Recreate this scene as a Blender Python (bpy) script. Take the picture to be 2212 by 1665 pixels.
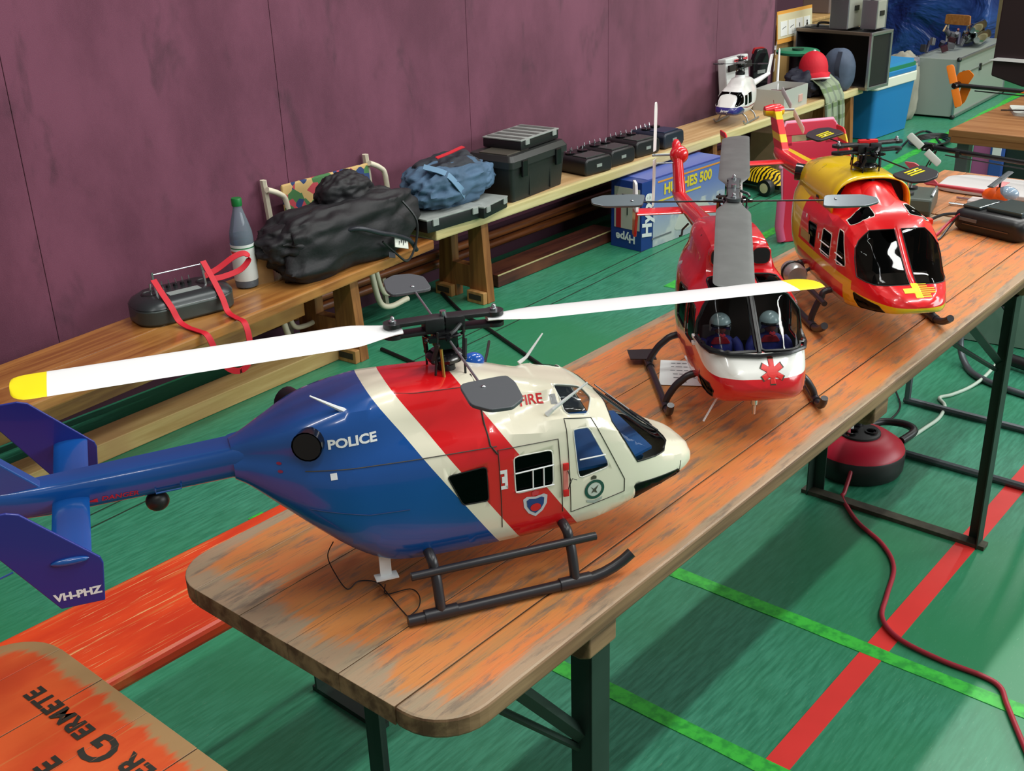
import bpy, bmesh, math, random
from math import sin, cos, pi, radians, sqrt, atan2
from mathutils import Vector, Matrix, Quaternion
from mathutils.bvhtree import BVHTree

random.seed(7)
SC = bpy.context.scene
for o in list(bpy.data.objects):
    bpy.data.objects.remove(o)
COL = SC.collection

# ------------------------------------------------------------------ camera
FPX = 2428.76
CAMP = Vector((-0.68368, -0.70645, 1.62717))
_yaw, _pit, _rol = 0.71497, 0.41781, -0.03354
_f = Vector((cos(_yaw) * cos(_pit), sin(_yaw) * cos(_pit), -sin(_pit)))
_r0 = Vector((sin(_yaw), -cos(_yaw), 0))
_u0 = _r0.cross(_f)
_r = _r0 * cos(_rol) + _u0 * sin(_rol)
_u = -_r0 * sin(_rol) + _u0 * cos(_rol)
cam = bpy.data.cameras.new('camera')
cam.sensor_fit = 'HORIZONTAL'
cam.sensor_width = 36.0
cam.lens = FPX / 2212 * 36.0
cam.clip_start = 0.02
cam.clip_end = 60
camo = bpy.data.objects.new('camera', cam)
COL.objects.link(camo)
_m = Matrix((_r, _u, -_f)).transposed().to_4x4()
_m.translation = CAMP
camo.matrix_world = _m
SC.camera = camo


def at(x, y, z=None, Y=None, X=None):
    """point of a known plane (table top, bench top, floor, wall) seen at a pixel of the photograph"""
    d = _f + _r * ((x - 1106) / FPX) - _u * ((y - 832.5) / FPX)
    if z is not None:
        t = (z - CAMP.z) / d.z
    elif Y is not None:
        t = (Y - CAMP.y) / d.y
    else:
        t = (X - CAMP.x) / d.x
    return CAMP + d * t


# ------------------------------------------------------------------ light
SC.view_settings.view_transform = 'Standard'
SC.view_settings.look = 'None'
SC.view_settings.exposure = 0.22
SC.view_settings.gamma = 1.0
SC.view_settings.use_curve_mapping = False
W = bpy.data.worlds.new('hall_air')
SC.world = W
W.use_nodes = True
W.node_tree.nodes['Background'].inputs[0].default_value = (0.93, 1.0, 0.96, 1)
W.node_tree.nodes['Background'].inputs[1].default_value = 0.20


def area(name, loc, size, size_y, power, target, color=(1, 1, 0.96)):
    l = bpy.data.lights.new(name, 'AREA')
    l.shape = 'RECTANGLE'
    l.size = size
    l.size_y = size_y
    l.energy = power
    l.color = color
    o = bpy.data.objects.new(name, l)
    COL.objects.link(o)
    o.location = loc
    d = Vector(target) - Vector(loc)
    o.rotation_euler = d.to_track_quat('-Z', 'Y').to_euler()
    return o


# rows of fluorescent ceiling lamps of the hall (the ceiling is about five metres up)
for i, (lx, ly, pw) in enumerate(((-1.0, -1.6, 40), (1.9, -1.6, 66), (4.9, -1.6, 72), (8.2, -1.6, 70),
                                  (-1.0, 0.9, 28), (2.4, 0.9, 60), (5.6, 0.9, 68), (8.9, 0.9, 66))):
    area('ceiling_lamp', (lx, ly, 4.9), 0.10, 2.1, pw, (lx + 0.01, ly, 0))

# broad fill light added to lift the shadows, as from unseen windows opposite
area('side_fill', (5.6, -6.2, 3.6), 8.0, 2.2, 400, (3.4, 0.6, 0.4), (0.94, 1, 1))

# ------------------------------------------------------------------ materials
MATS = {}


def _new(name):
    m = bpy.data.materials.new(name)
    m.use_nodes = True
    nt = m.node_tree
    b = nt.nodes['Principled BSDF']
    return m, nt, b


def lin(c):
    return tuple((v / 12.92 if v <= 0.04045 else ((v + 0.055) / 1.055) ** 2.4) for v in [x / 255 for x in c]) + (1,)


def M(name, rgb=(128, 128, 128), rough=0.5, metal=0.0, coat=0.0, spec=0.5, var=0.0, vscale=20, bump=0.0, bscale=60,
      emit=0.0, sheen=0.0):
    """plain procedural material: colour, optional noise variation and bump"""
    if name in MATS:
        return MATS[name]
    m, nt, b = _new(name)
    c = lin(rgb)
    b.inputs['Base Color'].default_value = c
    b.inputs['Roughness'].default_value = rough
    b.inputs['Metallic'].default_value = metal
    b.inputs['Coat Weight'].default_value = coat
    b.inputs['Coat Roughness'].default_value = 0.06
    b.inputs['Specular IOR Level'].default_value = spec
    if sheen:
        b.inputs['Sheen Weight'].default_value = sheen
    if emit:
        b.inputs['Emission Color'].default_value = c
        b.inputs['Emission Strength'].default_value = emit
    tc = None
    if var or bump:
        tc = nt.nodes.new('ShaderNodeTexCoord')
    if var:
        n = nt.nodes.new('ShaderNodeTexNoise')
        n.inputs['Scale'].default_value = vscale
        n.inputs['Detail'].default_value = 5
        nt.links.new(tc.outputs['Object'], n.inputs['Vector'])
        r = nt.nodes.new('ShaderNodeValToRGB')
        r.color_ramp.elements[0].position = 0.3
        r.color_ramp.elements[1].position = 0.7
        r.color_ramp.elements[0].color = tuple(v * (1 - var) for v in c[:3]) + (1,)
        r.color_ramp.elements[1].color = tuple(min(1, v * (1 + var)) for v in c[:3]) + (1,)
        nt.links.new(n.outputs['Fac'], r.inputs['Fac'])
        nt.links.new(r.outputs['Color'], b.inputs['Base Color'])
    if bump:
        n = nt.nodes.new('ShaderNodeTexNoise')
        n.inputs['Scale'].default_value = bscale
        n.inputs['Detail'].default_value = 4
        nt.links.new(tc.outputs['Object'], n.inputs['Vector'])
        bp = nt.nodes.new('ShaderNodeBump')
        bp.inputs['Strength'].default_value = bump
        bp.inputs['Distance'].default_value = 0.01
        nt.links.new(n.outputs['Fac'], bp.inputs['Height'])
        nt.links.new(bp.outputs['Normal'], b.inputs['Normal'])
    MATS[name] = m
    return m


class NT:
    """small node-graph helper"""

    def __init__(s, name):
        s.m, s.nt, s.b = _new(name)
        MATS[name] = s.m
        s.tc = s.nt.nodes.new('ShaderNodeTexCoord')

    def sep(s, out='Object'):
        n = s.nt.nodes.new('ShaderNodeSeparateXYZ')
        s.nt.links.new(s.tc.outputs[out], n.inputs[0])
        return n.outputs

    def math(s, op, a, b=None, c=None, clamp=False):
        n = s.nt.nodes.new('ShaderNodeMath')
        n.operation = op
        n.use_clamp = clamp
        for i, v in enumerate((a, b, c)):
            if v is None:
                continue
            if isinstance(v, (int, float)):
                n.inputs[i].default_value = v
            else:
                s.nt.links.new(v, n.inputs[i])
        return n.outputs[0]

    def smooth(s, v, a, b):
        n = s.nt.nodes.new('ShaderNodeMapRange')
        n.interpolation_type = 'SMOOTHSTEP'
        s.nt.links.new(v, n.inputs[0])
        n.inputs[1].default_value = a
        n.inputs[2].default_value = b
        return n.outputs[0]

    def noise(s, scale=(1, 1, 1), sc=5, detail=6, rough=0.55, out='Object', dist=0.0):
        mp = s.nt.nodes.new('ShaderNodeMapping')
        mp.inputs['Scale'].default_value = scale
        s.nt.links.new(s.tc.outputs[out], mp.inputs[0])
        n = s.nt.nodes.new('ShaderNodeTexNoise')
        n.inputs['Scale'].default_value = sc
        n.inputs['Detail'].default_value = detail
        n.inputs['Roughness'].default_value = rough
        n.inputs['Distortion'].default_value = dist
        s.nt.links.new(mp.outputs[0], n.inputs[0])
        return n.outputs['Fac']

    def mix(s, f, a, b):
        n = s.nt.nodes.new('ShaderNodeMix')
        n.data_type = 'RGBA'
        for sock, v in ((n.inputs[0], f), (n.inputs[6], a), (n.inputs[7], b)):
            if isinstance(v, (int, float)):
                sock.default_value = v
            elif isinstance(v, tuple):
                sock.default_value = lin(v) if len(v) == 3 else v
            else:
                s.nt.links.new(v, sock)
        return n.outputs[2]

    def color(s, v):
        s.nt.links.new(v, s.b.inputs['Base Color'])

    def bump(s, h, strength=0.3, dist=0.005):
        bp = s.nt.nodes.new('ShaderNodeBump')
        bp.inputs['Strength'].default_value = strength
        bp.inputs['Distance'].default_value = dist
        s.nt.links.new(h, bp.inputs['Height'])
        s.nt.links.new(bp.outputs[0], s.b.inputs['Normal'])

    def set(s, **k):
        for a, v in k.items():
            s.b.inputs[a.replace('_', ' ')].default_value = v
        return s.m


def glass_mat(name, rgb, trans=0.6, rough=0.02, haze=0.0, refl=0.35):
    """thin tinted pane: partly clear, with a mirror sheen"""
    m = bpy.data.materials.new(name)
    m.use_nodes = True
    nt = m.node_tree
    nt.nodes.remove(nt.nodes['Principled BSDF'])
    out = nt.nodes['Material Output']
    t = nt.nodes.new('ShaderNodeBsdfTransparent')
    c = lin(rgb)
    t.inputs[0].default_value = tuple(v * trans for v in c[:3]) + (1,)
    g = nt.nodes.new('ShaderNodeBsdfGlossy')
    g.inputs['Roughness'].default_value = rough
    fr = nt.nodes.new('ShaderNodeFresnel')
    fr.inputs[0].default_value = 1.4
    mx = nt.nodes.new('ShaderNodeMixShader')
    sc = nt.nodes.new('ShaderNodeMath')
    sc.operation = 'MULTIPLY'
    sc.inputs[1].default_value = refl
    nt.links.new(fr.outputs[0], sc.inputs[0])
    nt.links.new(sc.outputs[0], mx.inputs[0])
    body = t
    if haze:
        df = nt.nodes.new('ShaderNodeBsdfDiffuse')
        df.inputs[0].default_value = c
        body = nt.nodes.new('ShaderNodeMixShader')
        body.inputs[0].default_value = haze
        nt.links.new(t.outputs[0], body.inputs[1])
        nt.links.new(df.outputs[0], body.inputs[2])
    nt.links.new(body.outputs[0], mx.inputs[1])
    nt.links.new(g.outputs[0], mx.inputs[2])
    nt.links.new(mx.outputs[0], out.inputs[0])
    MATS[name] = m
    return m


def wood(name, base, dark, light=None, rough=0.45, axis='x', sc=1.0, coat=0.0, grain=0.5, bump=0.12):
    g = NT(name)
    s = {'x': (1.2, 22, 22), 'y': (22, 1.2, 22), 'z': (22, 22, 1.2)}[axis]
    s = tuple(v * sc for v in s)
    n1 = g.noise(s, 1.6, 5, 0.6, dist=0.3)
    n2 = g.noise((1, 1, 1), 3.0 * sc, 3)
    f = g.smooth(n1, 0.35, 0.68)
    c = g.mix(f, dark, base)
    if light:
        c = g.mix(g.smooth(n2, 0.45, 0.75), c, light)
    g.color(c)
    g.bump(n1, bump, 0.002)
    return g.set(Roughness=rough, Coat_Weight=coat)


# ------------------------------------------------------------------ mesh helpers
class MB:
    """collects polygons; every part of the scene is one MB turned into one mesh object"""

    def __init__(s):
        s.v = []
        s.f = []
        s.mi = []
        s.cur = 0

    def add(s, vs, fs):
        o = len(s.v)
        s.v += [Vector(v) for v in vs]
        for f in fs:
            s.f.append([i + o for i in f])
            s.mi.append(s.cur)
        return s

    def box(s, c, size, rot=None, bev=0.0):
        hx, hy, hz = [q / 2 for q in size]
        if bev > 0:
            b = min(bev, hx * .95, hy * .95, hz * .95)
            bm = bmesh.new()
            bmesh.ops.create_cube(bm, size=1)
            for v in bm.verts:
                v.co = Vector((v.co.x * 2 * hx, v.co.y * 2 * hy, v.co.z * 2 * hz))
            bmesh.ops.bevel(bm, geom=list(bm.edges), offset=b, segments=2, profile=0.6, affect='EDGES')
            bm.verts.index_update()
            vs = [v.co.copy() for v in bm.verts]
            fs = [[v.index for v in f.verts] for f in bm.faces]
            bm.free()
        else:
            vs = [Vector((x * hx, y * hy, z * hz)) for x in (-1, 1) for y in (-1, 1) for z in (-1, 1)]
            fs = [(0, 1, 3, 2), (4, 6, 7, 5), (0, 4, 5, 1), (2, 3, 7, 6), (0, 2, 6, 4), (1, 5, 7, 3)]
        R = rot if rot is not None else Matrix.Identity(3)
        if not isinstance(R, Matrix):
            from mathutils import Euler
            R = Euler(R).to_matrix()
        return s.add([R @ v + Vector(c) for v in vs], fs)

    def tube(s, pts, r, n=10, cap=True, closed=False, flat=None):
        """round tube along a path; r number or list; flat=(a,b) makes an elliptic section (a across, b along up)"""
        pts = [Vector(p) for p in pts]
        m = len(pts)
        rr = r if isinstance(r, (list, tuple)) else [r] * m
        up = None
        rings = []
        for i, p in enumerate(pts):
            if closed:
                t = (pts[(i + 1) % m] - pts[i - 1])
            else:
                t = (pts[min(i + 1, m - 1)] - pts[max(i - 1, 0)])
            if t.length < 1e-9:
                t = Vector((0, 0, 1))
            t.normalize()
            if up is None:
                up = Vector((0, 0, 1)) if abs(t.z) < 0.9 else Vector((1, 0, 0))
            a = t.cross(up)
            if a.length < 1e-6:
                a = t.cross(Vector((0, 1, 0)))
            a.normalize()
            b = a.cross(t).normalized()
            up = b
            fa, fb = flat if flat else (1, 1)
            rings.append([p + a * (cos(2 * pi * k / n) * rr[i] * fa) + b * (sin(2 * pi * k / n) * rr[i] * fb) for k in range(n)])
        vs = [v for rg in rings for v in rg]
        fs = []
        for i in range(m if closed else m - 1):
            j = (i + 1) % m
            for k in range(n):
                k2 = (k + 1) % n
                fs.append((i * n + k, i * n + k2, j * n + k2, j * n + k))
        if cap and not closed:
            fs.append(tuple(range(n - 1, -1, -1)))
            fs.append(tuple((m - 1) * n + k for k in range(n)))
        return s.add(vs, fs)

    def cyl(s, a, b, r, n=16, r2=None):
        return s.tube([a, b], [r, r if r2 is None else r2], n)

    def lathe(s, prof, n=24, c=(0, 0, 0), axis='z', cap=True):
        """prof: (radius, height) list"""
        c = Vector(c)
        vs = []
        for r, h in prof:
            for k in range(n):
                a = 2 * pi * k / n
                x, y = r * cos(a), r * sin(a)
                if axis == 'z':
                    q = (x, y, h)
                elif axis == 'x':
                    q = (h, x, y)
                else:
                    q = (y, h, x)
                vs.append(c + Vector(q))
        fs = []
        for i in range(len(prof) - 1):
            for k in range(n):
                k2 = (k + 1) % n
                fs.append((i * n + k, i * n + k2, (i + 1) * n + k2, (i + 1) * n + k))
        if cap:
            fs.append(tuple(range(n - 1, -1, -1)))
            fs.append(tuple((len(prof) - 1) * n + k for k in range(n)))
        return s.add(vs, fs)

    def prism(s, poly, h0, h1, axis='z', T=None):
        """polygon (2D list) extruded between h0 and h1 along an axis; T optional Matrix"""
        n = len(poly)
        vs = []
        for h in (h0, h1):
            for a, b in poly:
                q = {'z': (a, b, h), 'y': (a, h, b), 'x': (h, a, b)}[axis]
                v = Vector(q)
                vs.append(T @ v if T is not None else v)
        fs = [tuple(range(n - 1, -1, -1)), tuple(range(n, 2 * n))]
        for k in range(n):
            k2 = (k + 1) % n
            fs.append((k, k2, n + k2, n + k))
        return s.add(vs, fs)

    def loft(s, rings, cap=True, closed=True):
        n = len(rings[0])
        vs = [v for r in rings for v in r]
        fs = []
        for i in range(len(rings) - 1):
            for k in range(n if closed else n - 1):
                k2 = (k + 1) % n
                fs.append((i * n + k, i * n + k2, (i + 1) * n + k2, (i + 1) * n + k))
        if cap:
            fs.append(tuple(range(n - 1, -1, -1)))
            fs.append(tuple((len(rings) - 1) * n + k for k in range(n)))
        return s.add(vs, fs)

    def sphere(s, c, r, n=16, m=10, sc=(1, 1, 1)):
        c = Vector(c)
        prof = [(sin(pi * i / m), -cos(pi * i / m)) for i in range(m + 1)]
        rings = [[c + Vector((max(a, 1e-4) * r * cos(2 * pi * k / n) * sc[0], max(a, 1e-4) * r * sin(2 * pi * k / n) * sc[1], b * r * sc[2])) for k in range(n)] for a, b in prof]
        return s.loft(rings)

    def xf(s, T, start=0):
        for i in range(start, len(s.v)):
            s.v[i] = T @ s.v[i]
        return s

    def build(s, name, mat, parent=None, smooth=None, bevel=0.0, recalc=True, bseg=2, solid=0.0):
        me = bpy.data.meshes.new(name)
        me.from_pydata([tuple(v) for v in s.v], [], s.f)
        mats = mat if isinstance(mat, (list, tuple)) else [mat]
        for q in mats:
            me.materials.append(q)
        if len(mats) > 1:
            me.polygons.foreach_set('material_index', s.mi)
        if recalc:
            bm = bmesh.new()
            bm.from_mesh(me)
            bmesh.ops.recalc_face_normals(bm, faces=bm.faces)
            bm.to_mesh(me)
            bm.free()
        return link(name, me, parent, smooth, bevel, bseg, solid)


def link(name, me, parent=None, smooth=None, bevel=0.0, bseg=2, solid=0.0):
    if smooth is not None:
        me.polygons.foreach_set('use_smooth', [True] * len(me.polygons))
        me.set_sharp_from_angle(angle=radians(smooth))
    me.update()
    o = bpy.data.objects.new(name, me)
    COL.objects.link(o)
    if parent is not None:
        o.parent = parent
    if solid:
        md = o.modifiers.new('thickness', 'SOLIDIFY')
        md.thickness = solid
        md.offset = 0
    if bevel:
        md = o.modifiers.new('soft_edges', 'BEVEL')
        md.width = bevel
        md.segments = bseg
        md.limit_method = 'ANGLE'
        md.angle_limit = radians(40)
        md.harden_normals = False
    return o


def thing(name, label, cat, loc=(0, 0, 0), rotz=0.0, group=None, rot=None):
    o = bpy.data.objects.new(name, None)
    o.empty_display_size = 0.05
    COL.objects.link(o)
    o.location = loc
    o.rotation_euler = rot if rot else (0, 0, rotz)
    return tag(o, label, cat, group)


def tag(o, label, cat, group=None, kind=None):
    o['label'] = label
    o['category'] = cat
    if group:
        o['group'] = group
    if kind:
        o['kind'] = kind
    return o


def struct(o):
    o['kind'] = 'structure'
    return o


def dup(root, label=None, loc=None, rotz=None):
    def cp(o, par):
        c = o.copy()
        COL.objects.link(c)
        c.parent = par
        for ch in o.children:
            cp(ch, c)
        return c
    r = cp(root, None)
    if label:
        r['label'] = label
    if loc is not None:
        r.location = loc
    if rotz is not None:
        r.rotation_euler = (0, 0, rotz)
    return r


def spline(pts, n=8, closed=False):
    """Catmull-Rom through points (any dimension)"""
    P = [Vector(p) for p in pts]
    m = len(P)
    out = []
    rng = range(m if closed else m - 1)
    for i in rng:
        if closed:
            a, b, c, d = P[(i - 1) % m], P[i], P[(i + 1) % m], P[(i + 2) % m]
        else:
            a, b, c, d = P[max(i - 1, 0)], P[i], P[i + 1], P[min(i + 2, m - 1)]
        for k in range(n):
            t = k / n
            out.append(0.5 * ((2 * b) + (c - a) * t + (2 * a - 5 * b + 4 * c - d) * t * t + (3 * b - a - 3 * c + d) * t ** 3))
    if not closed:
        out.append(P[-1].copy())
    return out


def interp(x, table):
    """piecewise smooth interpolation of (x, v...) rows sorted by x"""
    if x <= table[0][0]:
        return list(table[0][1:])
    if x >= table[-1][0]:
        return list(table[-1][1:])
    for i in range(len(table) - 1):
        a, b = table[i], table[i + 1]
        if a[0] <= x <= b[0]:
            t = (x - a[0]) / (b[0] - a[0])
            p0 = table[i - 1] if i > 0 else a
            p3 = table[i + 2] if i + 2 < len(table) else b
            h = b[0] - a[0]
            res = []
            for k in range(1, len(a)):
                m0 = (b[k] - p0[k]) / max(b[0] - p0[0], 1e-9) * h
                m1 = (p3[k] - a[k]) / max(p3[0] - a[0], 1e-9) * h
                d = b[k] - a[k]
                # limit slopes to keep the curve monotone
                if d == 0:
                    m0 = m1 = 0
                else:
                    m0 = max(0, min(3, m0 / d)) * d
                    m1 = max(0, min(3, m1 / d)) * d
                t2, t3 = t * t, t ** 3
                res.append((2 * t3 - 3 * t2 + 1) * a[k] + (t3 - 2 * t2 + t) * m0 + (-2 * t3 + 3 * t2) * b[k] + (t3 - t2) * m1)
            return res


def rrect(w, h, r, n=5, cx=0, cy=0):
    """rounded rectangle polygon"""
    out = []
    for sx, sy, a0 in ((1, 1, 0), (-1, 1, 90), (-1, -1, 180), (1, -1, 270)):
        for k in range(n + 1):
            a = radians(a0 + 90 * k / n)
            out.append((cx + sx * (w / 2 - r) + r * cos(a), cy + sy * (h / 2 - r) + r * sin(a)))
    return out


def text_mesh(s, size=1.0, offset=0.0, align='CENTER', sx=1.0, shear=0.0, space=1.0):
    """flat letter outlines as a mesh in the xy plane"""
    cu = bpy.data.curves.new('lettering', 'FONT')
    cu.body = s
    cu.size = size
    cu.offset = offset
    cu.align_x = align
    cu.align_y = 'CENTER'
    cu.shear = shear
    cu.space_character = space
    cu.resolution_u = 3
    o = bpy.data.objects.new('lettering', cu)
    COL.objects.link(o)
    dg = bpy.context.evaluated_depsgraph_get()
    me = bpy.data.meshes.new_from_object(o.evaluated_get(dg))
    bpy.data.objects.remove(o)
    vs = [Vector((v.co.x * sx, v.co.y, 0)) for v in me.vertices]
    fs = [list(p.vertices) for p in me.polygons]
    bpy.data.meshes.remove(me)
    return vs, fs


def flat_text(name, s, size, mat, parent, origin, right, up, lift=0.0008, **k):
    """lettering laid on a flat face: origin = centre, right/up = directions of the writing"""
    right = Vector(right).normalized()
    up = Vector(up).normalized()
    nrm = right.cross(up)
    vs, fs = text_mesh(s, size, **k)
    b = MB()
    b.add([Vector(origin) + right * v.x + up * v.y + nrm * lift for v in vs], fs)
    return b.build(name, mat, parent, recalc=False)


def decal(name, vs, fs, mat, parent, bvh, origin, right, up, ray, lift=0.0006):
    """lay flat outlines on a curved skin by casting them along a direction"""
    right = Vector(right)
    up = Vector(up)
    ray = Vector(ray).normalized()
    out = []
    for v in vs:
        p = Vector(origin) + right * v[0] + up * v[1]
        hit = bvh.ray_cast(p - ray * 0.3, ray)
        q = hit[0] if hit[0] is not None else p
        nn = hit[1] if hit[0] is not None else -ray
        if nn.dot(ray) > 0:
            nn = -nn
        out.append(q + nn * lift)
    b = MB()
    b.add(out, fs)
    return b.build(name, mat, parent, recalc=False)


def decal_poly(name, poly, mat, parent, bvh, origin, right, up, ray, lift=0.0006, sub=3):
    """filled convex outline draped on a skin"""
    n = len(poly)
    cx = sum(p[0] for p in poly) / n
    cy = sum(p[1] for p in poly) / n
    vs = [(cx, cy)]
    for r in range(1, sub + 1):
        vs += [(cx + (a - cx) * r / sub, cy + (b - cy) * r / sub) for a, b in poly]
    fs = [(0, 1 + k, 1 + (k + 1) % n) for k in range(n)]
    for r in range(sub - 1):
        o = 1 + r * n
        fs += [(o + k, o + n + k, o + n + (k + 1) % n, o + (k + 1) % n) for k in range(n)]
    return decal(name, vs, fs, mat, parent, bvh, origin, right, up, ray, lift)


def decal_line(name, pts, width, mat, parent, bvh, ray, lift=0.0005, closed=False, step=0.006):
    """thin groove line along 3D points cast on a skin"""
    P = [Vector(p) for p in pts]
    if closed:
        P.append(P[0])
    d = []
    for a, b in zip(P[:-1], P[1:]):
        k = max(1, int((b - a).length / step))
        d += [a.lerp(b, i / k) for i in range(k)]
    d.append(P[-1])
    ray = Vector(ray).normalized()
    q = []
    for p in d:
        h = bvh.ray_cast(p - ray * 0.3, ray)
        if h[0] is not None:
            q.append(h[0] - ray * lift)
    if len(q) < 2:
        return None
    return MB().tube(q, width / 2, 4).build(name, mat, parent)


def mesh_bvh(o):
    me = o.data
    return BVHTree.FromPolygons([v.co.copy() for v in me.vertices], [list(p.vertices) for p in me.polygons])
# ================================================================== the hall
ZT = 0.77          # table height
ZBR = 0.36         # brown gym bench
ZBE = 0.39         # pale gym bench
WALL = 2.70

# floor
g = NT('floor_green')
n1 = g.noise((3, 26, 1), 4.0, 6, 0.6)
n2 = g.noise((1, 1, 1), 0.9, 3)
n3 = g.noise((8, 70, 1), 6.0, 3, 0.6)
c = g.mix(g.smooth(n1, 0.3, 0.7), (38, 112, 86), (66, 146, 118))
c = g.mix(g.smooth(n2, 0.35, 0.7), c, (42, 124, 82))
c = g.mix(g.math('MULTIPLY', g.smooth(n3, 0.62, 0.75), 0.5), c, (120, 160, 130))
g.color(c)
g.bump(n1, 0.03, 0.001)
g.set(Roughness=0.38)
b = MB()
b.box((4.5, 0.0, -0.03), (15, 7.0, 0.06))
floor = struct(b.build('floor', MATS['floor_green']))

red_tape = M('tape_red', (215, 52, 48), 0.45, var=0.06, vscale=8)
green_tape = NT('tape_green')
_t = green_tape
_t.color(_t.mix(_t.smooth(_t.noise((1, 1, 1), 40, 4), 0.35, 0.6), (38, 150, 55), (58, 185, 62)))
_t.set(Roughness=0.45)
green_tape = MATS['tape_green']
dark_line = M('line_dark', (28, 50, 36), 0.6)


def strip(x0, y0, x1, y1, w, mat, z=0.001, name='floor_line', wob=0.0):
    a, c2 = Vector((x0, y0, 0)), Vector((x1, y1, 0))
    d = (c2 - a).normalized()
    nrm = Vector((-d.y, d.x, 0))
    k = max(2, int((c2 - a).length / 0.12)) if wob else 2
    rings = []
    for i in range(k):
        t = i / (k - 1)
        p = a.lerp(c2, t)
        w1 = w / 2 + (random.uniform(-wob, wob))
        w2 = w / 2 + (random.uniform(-wob, wob))
        rings.append([p - nrm * w1 + Vector((0, 0, 0.0002)), p + nrm * w2 + Vector((0, 0, 0.0002)),
                      p + nrm * w2 + Vector((0, 0, z)), p - nrm * w1 + Vector((0, 0, z))])
    MB().loft(rings).build(name, mat, floor)


strip(-1.5, 0.056, 11.5, 0.056, 0.052, red_tape, 0.0012)
strip(1.428, -3.2, 1.428, 2.1, 0.042, green_tape, 0.0016, wob=0.003)
strip(0.945, -3.2, 0.945, 1.7, 0.044, green_tape, 0.0016, wob=0.003)
strip(3.3, 1.82, 12.0, 2.28, 0.05, green_tape, 0.0016, wob=0.008)
strip(0.6, 2.085, 6.2, 2.32, 0.006, dark_line, 0.0008)
strip(0.6, 2.02, 6.2, 2.245, 0.006, dark_line, 0.0008)

# far wall with felt panels
g = NT('wall_felt')
n1 = g.noise((1, 1, 0.55), 2.2, 6, 0.62)
n2 = g.noise((1, 1, 0.5), 5.5, 4, 0.6, dist=0.4)
n3 = g.noise((90, 90, 160), 4, 2)
c = g.mix(g.smooth(n1, 0.32, 0.66), (88, 34, 58), (116, 58, 82))
c = g.mix(g.math('MULTIPLY', g.smooth(n2, 0.55, 0.72), 0.6), c, (58, 22, 40))
c = g.mix(g.math('MULTIPLY', g.smooth(n3, 0.4, 0.7), 0.22), c, (132, 88, 104))
g.color(c)
g.bump(n3, 0.25, 0.003)
g.set(Roughness=0.85, Sheen_Weight=0.15)
b = MB()
b.box((1.35, WALL + 0.10, 1.9), (8.9, 0.12, 3.8))
b.box((5.84, WALL + 0.50, 1.9), (0.08, 0.92, 3.8))
b.box((7.9, 3.66, 1.9), (4.2, 0.10, 3.8))
wall = struct(b.build('wall_left', M('wall_backing', (70, 36, 52), 0.9)))
xs = [-3.1, -2.08, -1.06, -0.06, 0.965, 1.98, 3.02, 4.06, 5.11, 5.78]
for x0, x1 in zip(xs[:-1], xs[1:]):
    MB().box(((x0 + x1) / 2, WALL + 0.02, 1.98), (x1 - x0 - 0.0022, 0.04, 3.6), bev=0.0015).build('panel', MATS['wall_felt'], wall)

pole = wood('rail_wood', (150, 84, 40), (96, 48, 24), rough=0.4)
for k, (zz, yy) in enumerate(((0.155, WALL - 0.05), (0.105, WALL - 0.035))):
    struct(MB().tube([(-2.5, yy, zz), (6.9, yy, zz)], 0.019, 10).build('trim_%d' % (k + 1), pole, smooth=40))

# ================================================================== beer tables
g = NT('table_paint')
o = g.sep()
ey = g.math('ABSOLUTE', g.math('SUBTRACT', o[1], 0.27))
ex = g.math('ABSOLUTE', g.math('SUBTRACT', o[0], 1.17))
st = g.noise((1.3, 26, 1), 2.6, 6, 0.62, dist=0.4)
bl = g.noise((1.6, 3.5, 1), 3.2, 5, 0.6)
fine = g.noise((4, 110, 1), 3.0, 4, 0.6)
wear = g.math('ADD', g.math('ADD', g.smooth(ey, 0.225, 0.275), g.smooth(ex, 1.06, 1.175)), g.math('MULTIPLY', g.math('SUBTRACT', st, 0.5), 1.5))
wear = g.smooth(g.math('ADD', wear, g.math('MULTIPLY', g.math('SUBTRACT', bl, 0.5), 1.4)), 0.3, 0.75)
c = g.mix(g.smooth(bl, 0.35, 0.65), (198, 128, 70), (210, 120, 66))
c = g.mix(g.smooth(st, 0.48, 0.68), c, (170, 124, 78))
c = g.mix(g.math('MULTIPLY', g.smooth(fine, 0.56, 0.72), 0.7), c, (112, 90, 70))
c = g.mix(g.math('MULTIPLY', wear, 0.8), c, (150, 140, 118))
c = g.mix(g.math('MULTIPLY', g.smooth(g.noise((2.2, 12, 1), 5, 6, 0.7), 0.50, 0.66), 0.75), c, (116, 102, 88))
g.color(c)
g.bump(fine, 0.15, 0.002)
g.set(Roughness=0.48, Specular_IOR_Level=0.35)
table_edge = wood('table_edge', (150, 118, 84), (88, 60, 40), (120, 84, 56), 0.6)
steel = M('leg_steel', (34, 52, 44), 0.5, 0.3, var=0.15, vscale=12)
steel_worn = M('leg_steel_worn', (66, 64, 52), 0.6, 0.3, var=0.35, vscale=30)
PLANKS = [0.0, 0.083, 0.179, 0.275, 0.371, 0.467, 0.539]


def rounded_board(x0, x1, y0, y1, z0, z1, rc=None, ledge=0.005):
    """board with optional rounded corners rc=(x0y0, x1y0, x1y1, x0y1) and eased edges"""
    rc = rc or (0, 0, 0, 0)
    poly = []
    for (cx, cy, a0), r in zip(((x0, y0, 180), (x1, y0, 270), (x1, y1, 0), (x0, y1, 90)), rc):
        if r <= 0:
            poly.append((cx, cy))
        else:
            sx = 1 if cx == x0 else -1
            sy = 1 if cy == y0 else -1
            for k in range(9):
                a = radians(a0 + 90 * k / 8)
                poly.append((cx + sx * r + r * cos(a), cy + sy * r + r * sin(a)))
    cx, cy = (x0 + x1) / 2, (y0 + y1) / 2
    return poly


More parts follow.
